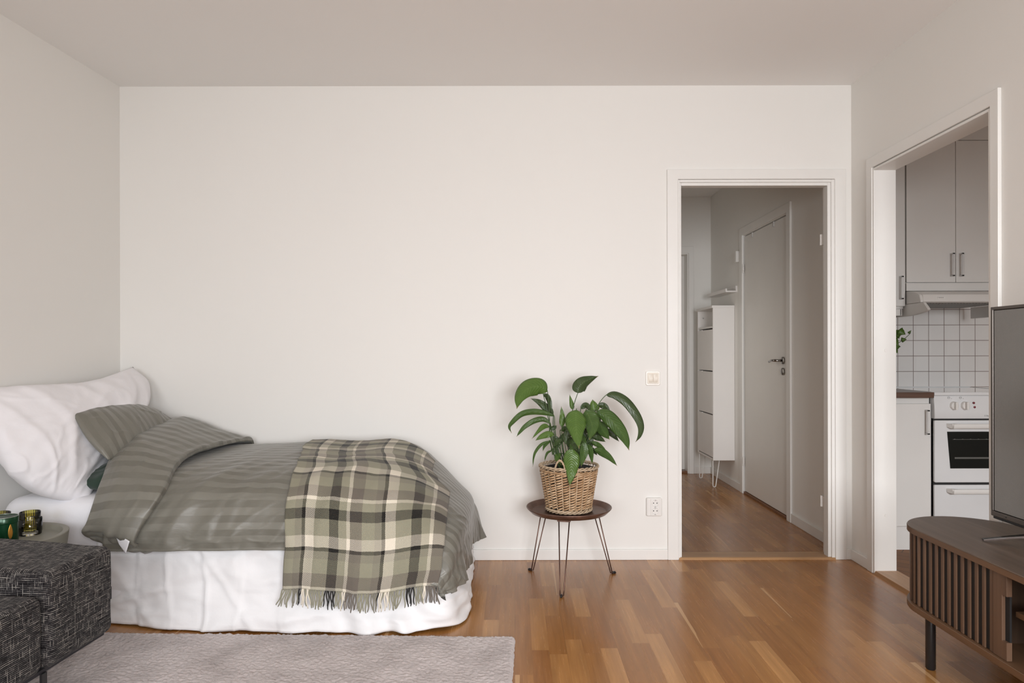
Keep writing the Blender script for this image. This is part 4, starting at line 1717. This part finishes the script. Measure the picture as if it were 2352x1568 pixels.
def twist(rad_fn, zmid, n, turns, rr, amp, mat, name):
    m = MB()
    for s in range(n):
        pts = []
        N = 110
        for i in range(N):
            w = 2 * PI * i / N
            ph = turns * w + 2 * PI * s / n
            z = zmid + amp * math.sin(ph)
            r = rad_fn + amp * math.cos(ph)
            pts.append((bx + r * math.cos(w), by + r * math.sin(w), bz + z))
        m.tube(pts, rr, 7, closed=True)
    return build(m, name, mat, t, smooth=True)


twist(brad(.012) + .004, .013, 3, 10, .0042, .0058, M_WILLOWPALE, 'base_braid')
twist(brad(H - .018) + .001, H - .020, 3, 9, .0034, .0050, M_WILLOW, 'upper_braid')
twist(brad(H) + .002, H + .000, 3, 11, .0038, .0058, M_WILLOWPALE, 'rim_braid')
for a0 in (-112, 68):
    m = MB()
    for s in range(2):
        pts = []
        for i in range(46):
            q = i / 45
            w = math.radians(a0) + (q - .5) * .44
            lift = .062 * math.sin(PI * q) ** .75
            ph = q * 24 + s * PI
            r = brad(H) - .001 + .003 * math.cos(ph)
            pts.append((bx + r * math.cos(w), by + r * math.sin(w), bz + H - .018 + lift + .003 * math.sin(ph)))
        m.tube(pts, .0036, 7)
    build(m, 'handle', M_WILLOWPALE, t, smooth=True)

t = thing('peace_lily', 'leafy green peace lily growing in the wicker basket', 'plant', (bx, by, bz + .005))
m = MB()
m.lathe([(0, bz + .004), (.085, bz + .004), (.098, bz + .02), (.121, bz + H - .012), (.125, bz + H - .010), (.120, bz + H - .016), (.117, bz + H - .045), (0, bz + H - .045)], bx, by, 48)
build(m, 'pot', M_POT, t, angle=40)
m = MB()
SO = [[(0, 0)] * 1]
prof = [(.1165 * i / 8, bz + H - .030 + .010 * (1 - (i / 8) ** 2)) for i in range(9)][::-1]
prof[-1] = (0, prof[-1][1])
m.lathe(prof, bx, by, 40, wob=lambda w, z: 1 + .0 * w)
for v in m.v:
    v.z += .006 * nz(v.x * 60, v.y * 60)
build(m, 'soil', M_SOIL, t, smooth=True)


def LP(cx, cy, Y):
    return P(1140 + cx / 4.3556, 850 + cy / 4.3556, Y)


# midrib points in a close-up of the plant, widths in its pixels; Y = distance of base, middle and tip
LEAVES = [
    # (stem base x, [stem way points], [midrib], width, (Y0, Y1), roll, material)
    (575, [(545, 640), (530, 430)], [(512, 212), (430, 165), (315, 185), (235, 270), (205, 385)], 178, (3.42, 3.30), .25, 1),
    (585, [(575, 620)], [(570, 440), (510, 385), (430, 320), (345, 282)], 78, (3.46, 3.44), .3, 2),
    (570, [(590, 620)], [(578, 458), (480, 425), (360, 415), (250, 440), (160, 520), (130, 570), (152, 628)], 60, (3.42, 3.30), -.1, 0),
    (560, [(560, 650)], [(542, 535), (470, 490), (380, 505), (290, 560), (235, 620), (203, 662)], 55, (3.40, 3.34), .1, 0),
    (565, [(545, 680)], [(530, 566), (480, 560), (430, 600), (355, 686)], 52, (3.36, 3.30), .1, 1),
    (570, [(590, 720)], [(580, 642), (520, 640), (450, 665), (392, 702)], 66, (3.32, 3.28), .2, 1),
    (565, [(560, 790)], [(540, 705), (455, 740), (395, 810), (372, 880), (365, 965)], 30, (3.34, 3.26), .3, 0),
    (570, [(560, 800)], [(535, 712), (500, 735), (478, 765), (466, 808)], 34, (3.36, 3.32), .2, 0),
    (560, [], [(558, 802), (515, 822), (495, 860), (482, 910)], 24, (3.40, 3.33), .2, 0),
    (700, [(735, 560), (775, 350)], [(815, 228), (825, 175), (868, 125), (930, 92), (1022, 58)], 138, (3.47, 3.52), .15, 2),
    (700, [(745, 520)], [(765, 392), (752, 330), (732, 242)], 46, (3.46, 3.48), .1, 1),
    (660, [(660, 700)], [(655, 565), (660, 470), (650, 362)], 60, (3.36, 3.38), .1, 1),
    (740, [(770, 600)], [(800, 395), (795, 490), (800, 600), (828, 785)], 212, (3.33, 3.22), -.1, 1),
    (790, [(850, 620)], [(895, 402), (935, 480), (960, 570), (930, 697)], 178, (3.36, 3.26), .1, 0),
    (780, [(900, 620)], [(985, 412), (975, 360), (962, 292)], 104, (3.44, 3.46), .2, 1),
    (800, [(930, 600)], [(1005, 412), (1110, 460), (1220, 580), (1290, 690), (1328, 800)], 142, (3.38, 3.26), -.25, 0),
    (780, [(880, 640), (960, 480), (1025, 335)], [(1098, 248), (1190, 250), (1300, 320), (1400, 450), (1445, 560), (1435, 650), (1393, 718)], 92, (3.46, 3.36), -.35, 2),
    (790, [(920, 560)], [(1020, 345), (1085, 360), (1140, 412)], 62, (3.47, 3.46), .3, 2),
    (800, [(940, 640)], [(1035, 510), (1060, 590), (1132, 692)], 128, (3.42, 3.36), .15, 0),
    (810, [(980, 640)], [(1100, 590), (1160, 640), (1228, 712)], 62, (3.45, 3.42), .2, 2),
    (800, [(880, 780)], [(960, 665), (1030, 680), (1092, 715)], 58, (3.42, 3.38), .2, 2),
    (800, [(880, 800)], [(950, 718), (1025, 750), (1100, 802)], 50, (3.38, 3.33), .2, 0),
    (790, [(880, 830)], [(980, 790), (1050, 815), (1130, 870), (1208, 955)], 80, (3.36, 3.27), .2, 0),
    (730, [(740, 840)], [(745, 785), (752, 880), (752, 1000), (733, 1160)], 162, (3.30, 3.235), .0, 1),
    (760, [(850, 830)], [(870, 715), (880, 800), (862, 880), (848, 965)], 88, (3.34, 3.29), .1, 0),
    (770, [(900, 830)], [(915, 740), (945, 820), (960, 935)], 62, (3.38, 3.32), .2, 0),
    (700, [(720, 800)], [(700, 692), (750, 730), (805, 800)], 105, (3.40, 3.34), .2, 2),
    (640, [(640, 780)], [(652, 690), (605, 720), (562, 772)], 64, (3.40, 3.36), .2, 2),
    (700, [(800, 640)], [(845, 385), (890, 352), (925, 372), (920, 405)], 60, (3.46, 3.42), .3, 2),
    (650, [(640, 640)], [(650, 600), (690, 590), (720, 620)], 64, (3.44, 3.42), .2, 0),
    (690, [(700, 860)], [(640, 830), (610, 880), (650, 950)], 60, (3.40, 3.34), .2, 1),
    (760, [(860, 700)], [(900, 600), (1000, 640), (1050, 665)], 90, (3.46, 3.42), .2, 2),
    (600, [(520, 480), (505, 380)], [(470, 245), (505, 260), (530, 310), (545, 400), (575, 445)], 52, (3.44, 3.42), .8, 2),
    (705, [(735, 700)], [(735, 600), (700, 660), (690, 745)], 80, (3.38, 3.36), .1, 2),
    (820, [(930, 800)], [(900, 640), (930, 700), (955, 790)], 95, (3.44, 3.41), .2, 2),
    (720, [(800, 760)], [(800, 640), (860, 690), (890, 790)], 84, (3.40, 3.35), .2, 0),
    (640, [(600, 760)], [(580, 660), (610, 720), (600, 800)], 60, (3.42, 3.40), .2, 2),
    (690, [(690, 760)], [(668, 640), (650, 700), (612, 770)], 58, (3.43, 3.40), .2, 2),
    (760, [(800, 740)], [(830, 560), (850, 650), (835, 750)], 110, (3.43, 3.40), .2, 2),
    (720, [(740, 760)], [(760, 690), (770, 760), (745, 850)], 90, (3.38, 3.34), .2, 0),
    (660, [(640, 800)], [(620, 760), (575, 800), (560, 850)], 40, (3.40, 3.37), .2, 2),
    (790, [(880, 820)], [(900, 770), (965, 800), (1010, 850)], 50, (3.41, 3.38), .2, 2),
    (770, [(830, 780)], [(810, 760), (840, 830), (825, 930)], 74, (3.37, 3.33), .2, 2),
    (600, [(590, 640)], [(600, 560), (560, 580), (520, 560)], 44, (3.44, 3.43), .2, 2),
    (780, [(900, 560)], [(960, 440), (1000, 500), (1010, 590)], 100, (3.45, 3.42), .1, 2),
]
VIEW = Vector((0, 0, EYE))
for (sx, way, rib, wid, (Y0, Y1), roll, mi) in LEAVES:
    n = len(rib)
    ribs = [LP(x, y, Y0 + (Y1 - Y0) * (i / (n - 1)) ** 1.3) for i, (x, y) in enumerate(rib)]
    NL = 30
    mid = catmull(ribs, NL)
    base = Vector((bx + (sx - 700) / 4.3556 / F * 3.42 * .55, by - .01 + .05 * nz(sx * .1, rib[0][1] * .01), bz + H - .032))
    st = [base]
    for i, (x, y) in enumerate(way):
        st.append(LP(x, y, by + (Y0 - by) * (i + 1) / (len(way) + 1)))
    st.append(ribs[0])
    st.append(ribs[0].lerp(mid[2], 1.0))
    w_m = wid / 4.3556 / F * (Y0 + Y1) / 2
    rows, uvs = [], []
    for i in range(NL):
        q = i / (NL - 1)
        tan = (mid[min(i + 1, NL - 1)] - mid[max(i - 1, 0)]).normalized()
        view = (mid[i] - VIEW).normalized()
        lat = tan.cross(view)
        lat.normalize()
        nrm = lat.cross(tan).normalized()
        if nrm.dot(view) > 0:
            nrm = -nrm
        # width profile of a lily leaf: quick to its widest third, long drawn-out tip
        pr = (math.sin(PI * min(1, q ** .72)) ** .80) * (1 - .25 * q) * 1.12
        if q > .86:
            pr *= max(.02, 1 - ((q - .86) / .14) ** 1.5 * .55)
        hw = max(.0006, w_m / 2 * pr)
        row, ur = [], []
        for k in range(9):
            s = -1 + 2 * k / 8
            tilt = roll * s * hw
            cup = .30 * hw * (abs(s) ** 1.4)
            rip = .035 * hw * math.sin(q * 26 + (2.0 if s > 0 else 0)) * abs(s) + .006 * nz(q * 5, s * 2, sx * .37) * abs(s)
            row.append(mid[i] + lat * (s * hw) + nrm * (-cup + rip + tilt * .8))
            ur.append((s, q))
        rows.append(row)
        uvs.append(ur)
    m = MB()
    m.grid(rows, uvs)
    lf = build(m, 'leaf', (M_LEAF, M_LEAFL, M_LEAFD)[mi], t, smooth=True, solid=.0005)
    m = MB()
    sp = catmull(st, 22)
    m.tube(sp, [.0027 - .0011 * i / 21 for i in range(22)], 7)
    build(m, 'stem', M_STEM, lf, smooth=True)
# ================================================================ rug
th = math.atan2(P(1180, 1466, 2.726).y - P(300, 1456, 2.770).y, P(1180, 1466, 2.726).x - P(300, 1456, 2.770).x)
RC = Vector((.002, 2.708, 0))
RW, RD = 1.72, 1.45
STEP = .0044
nx, ny = int(RW / STEP), int(RD / STEP)
ex = Vector((math.cos(th), math.sin(th), 0))
ey = Vector((-math.sin(th), math.cos(th), 0))
rows, uvs = [], []
for i in range(ny + 1):
    r, ur = [], []
    for j in range(nx + 1):
        u, v = j / nx * RW, i / ny * RD
        e = min(u, RW - u, v, RD - v)
        edge = min(1, e / .014)
        a = nz(u * 70 + .8 * nz(u * 9, v * 9), v * 95, 1.0)
        b = nz(u * 150 + a, v * 175, 5.0)
        big = nz(u * 5, v * 5, 2.0)
        z = .004 + .016 * edge ** .5 + (.0042 * a + .0034 * b + .0028 * big) * edge
        p = RC - ex * (RW - u) - ey * (RD - v)
        if e < .001:
            p += ex * .004 * nz(v * 40, u * 40, 3) + ey * .004 * nz(u * 40, v * 40, 9)
            z = .001
        p.z = z
        r.append(p)
        ur.append((u, v))
    rows.append(r[::-1])
    uvs.append(ur[::-1])
m = MB()
m.grid(rows, uvs)
o = build(m, 'rug', M_RUG, smooth=True, origin=(-1, 2, 0))
tag(o, 'mauve grey pile rug lying on the parquet in front of the bed', 'rug')

# ================================================================ sofa end
def fuzz(w, d):
    return d * (.004 * nz(w.x * 9, w.y * 9, w.z * 9))


def crown(w, d):
    return fuzz(w, d) + Vector((0, 0, .022 * max(0, d.z) * min(1, max(0, (-1.40 - w.x) / .4))))


SX0, SX1, SYB = -2.235, -1.363, 2.325
sf = thing('sofa', 'low black and grey tweed sofa at the front left', 'sofa', (SX1, SYB, 0))
m = rbox(SX0, SX1, 2.018, SYB, .200, .492, .028, fn=crown)
bk = build(m, 'backrest', M_TWEED, sf, smooth=True)
m = rbox(SX0, SX1 - .004, 1.28, 2.014, .200, .432, .032, fn=fuzz)
build(m, 'seat', M_TWEED, sf, smooth=True)
m = MB()
m.box(SX0 + .02, SX1 - .022, 1.30, 2.303, .192, .203)
build(m, 'base_cloth', M_TAG, sf)
for (x, y) in ((SX1 - .018, 2.020), (SX0 + .05, 2.28), (SX0 + .05, 1.33), (SX1 - .018, 1.33)):
    m = MB()
    m.box(x - .003, x + .005, y - .010, y + .010, .024 if x > -1.7 else 0, .195)
    build(m, 'leg', M_BLACKMETAL, sf)
m = MB()
m.box(SX1 - .030, SX1 - .020, 2.318, 2.340, .300, .342)
build(m, 'label_tag', M_TAG, bk, label='black fabric tag')

sf.rotation_euler = (0, 0, math.radians(-3))

# ================================================================ round side table with tea lights
nx0, ny0, nzr = -1.915, 2.568, .458
t = thing('side_table', 'round grey green side table with raised rim between bed and sofa', 'side table', (nx0, ny0, 0))
m = MB()
R0 = .203
m.lathe([(.120, .375), (.187, .380), (.193, .385), (R0 - .001, .4555), (R0 - .0035, nzr), (R0 - .022, nzr - .002), (R0 - .030, nzr - .016), (R0 - .034, nzr - .019), (0, nzr - .019)], nx0, ny0, 96)
build(m, 'table_top', M_SIDETABLE, t, angle=35)
m = MB()
m.lathe([(0, 0.0), (.124, 0.0), (.126, .008), (.03, .016), (.022, .03), (.022, .38), (.125, .3755)], nx0, ny0, 48)
build(m, 'pedestal', M_SIDETABLE, t, angle=35)
nzs = nzr - .019


def tealight(x, y, lab):
    k = thing('tea_light_holder', lab, 'tea light holder', (x, y, nzs), 'olive tea light glasses on the side table')
    z = nzs + .0005
    m = MB()
    m.lathe([(0, z), (.037, z), (.0385, z + .003), (.0385, z + .010), (.0400, z + .014), (.0405, z + .062), (.0392, z + .0625), (.0385, z + .061), (.0378, z + .018), (.035, z + .013), (0, z + .012)], x, y, 64)
    build(m, 'clear_glass', M_CLEAR, k, smooth=True, label='clear outer glass')
    m = MB()
    rib = lambda w, q: 1 + .028 * abs(math.cos(w * 15)) - .014
    m.lathe([(0, z + .014), (.030, z + .014), (.0325, z + .018), (.0345, z + .087), (.0335, z + .088), (.0325, z + .087), (.0305, z + .030), (.028, z + .022), (0, z + .021)], x, y, 120, wob=rib)
    build(m, 'olive_glass', M_OLIVEGLASS, k, smooth=True, label='ribbed olive inner glass')
    return k


tealight(-1.884, 2.655, 'ribbed olive green tea light glass standing alone nearest the table rim')
tealight(-1.990, 2.640, 'ribbed olive green tea light glass behind the dark green tin')

k = thing('storage_tin', 'dark green round tin with gold emblem on the side table', 'tin', (-1.868, 2.500, nzs))
z = nzs + .0005
tcx, tcy, tr = -1.868, 2.500, .043
m = MB()
m.lathe([(0, z), (tr - .001, z), (tr, z + .001), (tr, z + .083), (tr - .001, z + .0835), (0, z + .0835)], tcx, tcy, 64)
build(m, 'tin_body', M_TIN, k, angle=40)
m = MB()
m.lathe([(tr + .0004, z + .084), (tr + .0012, z + .0845), (tr + .0012, z + .1045), (tr + .0002, z + .106), (tr - .003, z + .106), (tr - .004, z + .1045), (0, z + .1045)], tcx, tcy, 64)
m.lathe([(0, z + .084), (tr + .0004, z + .084)], tcx, tcy, 64)
lid = build(m, 'lid', M_TIN, k, angle=40)
m = MB()
m.tube([(tcx + (tr - .001) * math.cos(w), tcy + (tr - .001) * math.sin(w), z + .106) for w in [2 * PI * i / 48 for i in range(48)]], .0012, 8, closed=True)
build(m, 'lid_rim', M_TINRIM, lid, smooth=True)
# plain gold drop-shaped emblem following the curve of the tin
wa = math.atan2(0 - tcy, 0 - tcx) + .42
rows = []
for i in range(13):
    q = i / 12
    zz = z + .030 + .052 * q
    hw = .0085 * math.sin(PI * (q * .92 + .06)) ** .8 * (1.15 - .5 * q)
    rows.append([Vector((tcx + (tr + .0006) * math.cos(wa + s * hw / tr), tcy + (tr + .0006) * math.sin(wa + s * hw / tr), zz)) for s in (1, .5, 0, -.5, -1)])
m = MB()
m.grid([r[::-1] for r in rows])
build(m, 'emblem', M_GOLD, k, smooth=True, solid=.0006, soff=1.0, label='gold emblem')

# ================================================================ television bench
bxc, bR = 1.652, .205          # centre line and half depth
byE, byN = 2.462, .95
t = thing('tv_bench', 'dark walnut television bench with rounded ends and slatted sliding front', 'television bench', (bxc, 1.7, 0))


def stadium(off, n=40, near=True):
    r = bR + off
    out = [(bxc + r * math.cos(w), byE + r * math.sin(w)) for w in [PI * i / n for i in range(n + 1)]]
    out += [(bxc - r * math.cos(w), byN - r * math.sin(w)) for w in [PI * i / n for i in range(n + 1)]]
    return out


ZB0, ZB1, ZT0, ZT1 = .200, .222, .479, .500
m = MB()
m.prism(stadium(0), 'z', ZT0, ZT1)
build(m, 'bench_top', M_WALNUT_TOP, t, bevel=.0018, angle=40)
m = MB()
m.prism(stadium(.0012), 'z', ZT0 - .0005, ZT1 - .0035)
build(m, 'top_edge_band', M_WALNUT_EDGE, t, angle=40)
m = MB()
m.prism(stadium(.001), 'z', ZB0, ZB1)
build(m, 'bench_bottom', M_WALNUT_EDGE, t, bevel=.0015, angle=40)
# curved end panel (far end) and back panel
m = MB()
rr0, rr1 = bR - .020, bR - .008
n = 44
arcp = [PI * .885 * i / n for i in range(n + 1)]
out = [(bxc + rr1 * math.cos(w), byE + rr1 * math.sin(w)) for w in arcp] + [(bxc + rr0 * math.cos(w), byE + rr0 * math.sin(w)) for w in arcp[::-1]]
m.prism(out, 'z', ZB1, ZT0)
m.box(bxc + bR - .022, bxc + bR - .010, byN, byE, ZB1, ZT0)
arcq = [PI + PI * i / n for i in range(n + 1)]
out = [(bxc + rr1 * math.cos(w), byN + rr1 * math.sin(w)) for w in arcq] + [(bxc + rr0 * math.cos(w), byN + rr0 * math.sin(w)) for w in arcq[::-1]]
m.prism(out, 'z', ZB1, ZT0)
build(m, 'end_panel', M_WALNUT_SLAT, t, angle=30)
# inside: upright partition, shelf, lining behind the slats
m = MB()
m.box(bxc - bR + .040, bxc + bR - .024, 2.150, 2.166, ZB1, ZT0)
build(m, 'partition', M_WALNUT_IN, t)
m = MB()
m.box(bxc - bR + .060, bxc + bR - .024, 1.30, 1.316, ZB1, ZT0)
build(m, 'partition', M_WALNUT_IN, t)
m = MB()
m.box(bxc + bR - .032, bxc + bR - .023, byN, byE, ZB1, ZT0)
build(m, 'back_lining', M_WALNUT_IN, t)
m = MB()
m.box(bxc - bR + .050, bxc + bR - .034, 1.318, 2.040, .348, .364)
build(m, 'shelf', M_WALNUT_EDGE, t, bevel=.001)
# sliding slatted front
xf = bxc - bR + .010
dark = MB()
dark.box(xf + .0055, xf + .016, 2.070, 2.47, ZB1 + .002, ZT0 - .002)
w0, w1 = PI * .88, PI
ap = [w0 + (w1 - w0) * i / 8 for i in range(9)]
out = [(bxc + (bR - .026) * math.cos(w), byE + (bR - .026) * math.sin(w)) for w in ap] + [(bxc + (bR - .0155) * math.cos(w), byE + (bR - .0155) * math.sin(w)) for w in ap[::-1]]
dark.prism(out, 'z', ZB1 + .002, ZT0 - .002)
sl = build(dark, 'sliding_front', M_BLACK, t)
pitch = .0342
for k in range(13):
    yc = 2.500 - pitch * k
    wdt = .0142
    m = MB()
    if yc > byE:
        w = PI - (yc - byE) / bR
        c = Vector((bxc + (bR - .017) * math.cos(w), byE + (bR - .017) * math.sin(w), 0))
        rad = Vector((math.cos(w), math.sin(w), 0))
        tan = Vector((-rad.y, rad.x, 0))
        V = [c + rad * a + tan * b for (a, b) in ((-.007, -wdt / 2), (.005, -wdt / 2), (.0075, -wdt / 2 + .003), (.0075, wdt / 2 - .003), (.005, wdt / 2), (-.007, wdt / 2))]
        m.prism([(v.x, v.y) for v in V], 'z', ZB1 + .0015, ZT0 - .0015)
    else:
        x = xf + .001
        m.prism([(x + .013, yc - wdt / 2), (x + .0015, yc - wdt / 2), (x, yc - wdt / 2 + .0015), (x, yc + wdt / 2 - .0015), (x + .0015, yc + wdt / 2), (x + .013, yc + wdt / 2)], 'z', ZB1 + .0015, ZT0 - .0015)
    build(m, 'slat', M_WALNUT_SLAT, sl, angle=25)
m = MB()        # end stile with a black finger slot
y0, y1 = 2.020, 2.078
x = xf - .001
m.box(x, x + .016, y0 + .020, y1, ZB1 + .0015, ZT0 - .0015)
m.box(x, x + .016, y0, y0 + .020, ZB1 + .0015, .278)
m.box(x, x + .016, y0, y0 + .020, .414, ZT0 - .0015)
build(m, 'end_stile', M_WALNUT_SLAT, sl, bevel=.0006)
m = MB()
m.box(x + .010, x + .016, y0 + .0015, y0 + .020, .278, .414)
build(m, 'finger_slot', M_BLACK, sl)
# second sliding front further along, out to the near end
m = MB()
m.box(xf + .004, xf + .014, byN, 1.345, ZB1 + .0015, ZT0 - .0015)
build(m, 'sliding_front', M_WALNUT_SLAT, t)
for (x, y) in ((1.496, 2.456), (1.805, 2.456), (1.496, .98), (1.805, .98)):
    m = MB()
    m.lathe([(0, 0), (.013, 0), (.0165, .005), (.0165, ZB0), (0, ZB0)], x, y, 28)
    build(m, 'leg', M_BLACKMETAL, t, angle=40, label='black round leg')

# ================================================================ television
TX, TY0, TY1, TZ0, TZ1 = 1.680, 1.165, 2.404, .562, 1.297
t = thing('television', 'large flat television with bronze grey frame on the walnut bench', 'television', (TX + .02, 1.78, .5))
m = MB()
fr = .011
m.box(TX - .003, TX + .020, TY0, TY0 + fr, TZ0 + .022, TZ1)
m.box(TX - .003, TX + .020, TY1 - fr, TY1, TZ0 + .022, TZ1)
m.box(TX - .003, TX + .020, TY0 + fr, TY1 - fr, TZ1 - fr, TZ1)
m.box(TX - .003, TX + .020, TY0, TY1, TZ0 + .004, TZ0 + .022)
build(m, 'television_frame', M_TVBODY, t, bevel=.002)
m = MB()
m.box(TX, TX + .012, TY0 + fr + .001, TY1 - fr - .004, TZ0 + .0245, TZ1 - fr - .002)
build(m, 'screen', M_TVSCREEN, t)
m = MB()
m.box(TX + .020, TX + .046, TY0 + .004, TY1 - .004, TZ0 - .006, TZ1 - .003)
m.box(TX + .002, TX + .020, TY0 + .004, TY1 - .004, TZ0 - .006, TZ0 + .004)
m.box(TX + .010, TX + .018, TY1 - fr - .004, TY1 - fr + .001, TZ0 + .024, TZ1 - fr - .002)
build(m, 'rear_case', M_TVSIDE, t, bevel=.003)
for yt, yn in ((2.303, 2.150), (1.262, 1.415)):
    # pair of flat blades splaying down from the television to the bench; the front one has a polished edge
    sg = 1 if yt > yn else -1
    th_ = Vector((0, 0, .006))

    def blade(q0, q1, q2, q3, name, mat, par, th_=th_):
        m = MB()
        m.add([q0, q1, q2, q3, q0 + th_, q1 + th_, q2 + th_, q3 + th_], [(3, 2, 1, 0), (4, 5, 6, 7), (0, 1, 5, 4), (1, 2, 6, 5), (2, 3, 7, 6), (3, 0, 4, 7)])
        return build(m, name, mat, par, bevel=.0006)
    a, b = Vector((1.584, yt, .5005)), Vector((1.690, yn, .5585))
    b2, a2 = Vector((1.716, yn + .035 * sg, .5585)), Vector((1.592, yt + .022 * sg, .5005))
    ft = blade(a, b, b2, a2, 'foot', M_TVFOOTTOP, t)
    e = Vector((-.0022, -.0014 * sg, 0))
    blade(a + e, b + e, b, a, 'polished_edge', M_TVFOOT, ft, Vector((0, 0, .0068)))
    blade(Vector((1.800, yt - .01 * sg, .5005)), Vector((1.722, yn, .5585)), Vector((1.716, yn + .035 * sg, .5585)), Vector((1.792, yt + .014 * sg, .5005)), 'foot', M_TVFOOTTOP, t)
m = MB()
m.cyl((TX - .0032, TY1 - .075, TZ0 + .013), (TX - .0036, TY1 - .075, TZ0 + .013), .0022, 12)
build(m, 'sensor', M_BLACK, t)
# ================================================================ light and camera
def area(name, loc, rot, sx, sy, power, col=(1, 1, 1), spread=180):
    l = bpy.data.lights.new(name, 'AREA')
    l.shape = 'RECTANGLE'
    l.size, l.size_y = sx, sy
    l.energy = power
    l.color = col
    l.spread = math.radians(spread)
    o = bpy.data.objects.new(name, l)
    COL.objects.link(o)
    o.location = loc
    o.rotation_euler = rot
    return o


# daylight through the windows behind the camera (sky light comes in slanting downwards)
for i, (a, b, c, d) in enumerate(WIN):
    tilt = (70, 72, 62)[i]
    area('daylight', ((a + b) / 2, YF - .02, (c + d) / 2), (math.radians(tilt), 0, 0), (b - a) - .1, (d - c) - .1,
         (29, 82, 42)[i], (.975, .99, 1.02) if i < 2 else (.985, 1.0, 1.02), (122, 118, 76)[i])
# added fill lamp in front of the hall's closed left wall, brightens the hall
area('hall fill light', (.57, 5.15, .95), (math.radians(78), 0, math.radians(-68)), .75, 1.5, 4.2, (1.0, .955, .88), 130)

w = bpy.data.worlds.new('daylight outside')
SC.world = w
w.use_nodes = True
w.node_tree.nodes['Background'].inputs[0].default_value = (0.85, 0.92, 1.0, 1)
w.node_tree.nodes['Background'].inputs[1].default_value = 0.6

cam = bpy.data.cameras.new('camera')
cam.lens = 24.0
cam.sensor_width = 36.0
cam.sensor_fit = 'HORIZONTAL'
cam.shift_x = -(CX - 1176) / 2352
cam.shift_y = (CY - 784) / 2352
cam.clip_start = 0.05
co = bpy.data.objects.new('camera', cam)
COL.objects.link(co)
co.location = (0, 0, EYE)
co.rotation_euler = (PI / 2, ROLL, 0)
SC.camera = co

SC.view_settings.view_transform = 'Standard'
SC.view_settings.look = 'None'
SC.view_settings.gamma = 1
SC.view_settings.use_curve_mapping = False
SC.view_settings.exposure = 0.0
SC.cycles.max_bounces = 10
SC.cycles.diffuse_bounces = 6
SC.cycles.glossy_bounces = 4
SC.cycles.transmission_bounces = 10
SC.cycles.caustics_reflective = False
SC.cycles.caustics_refractive = False
SC.cycles.sample_clamp_indirect = 6
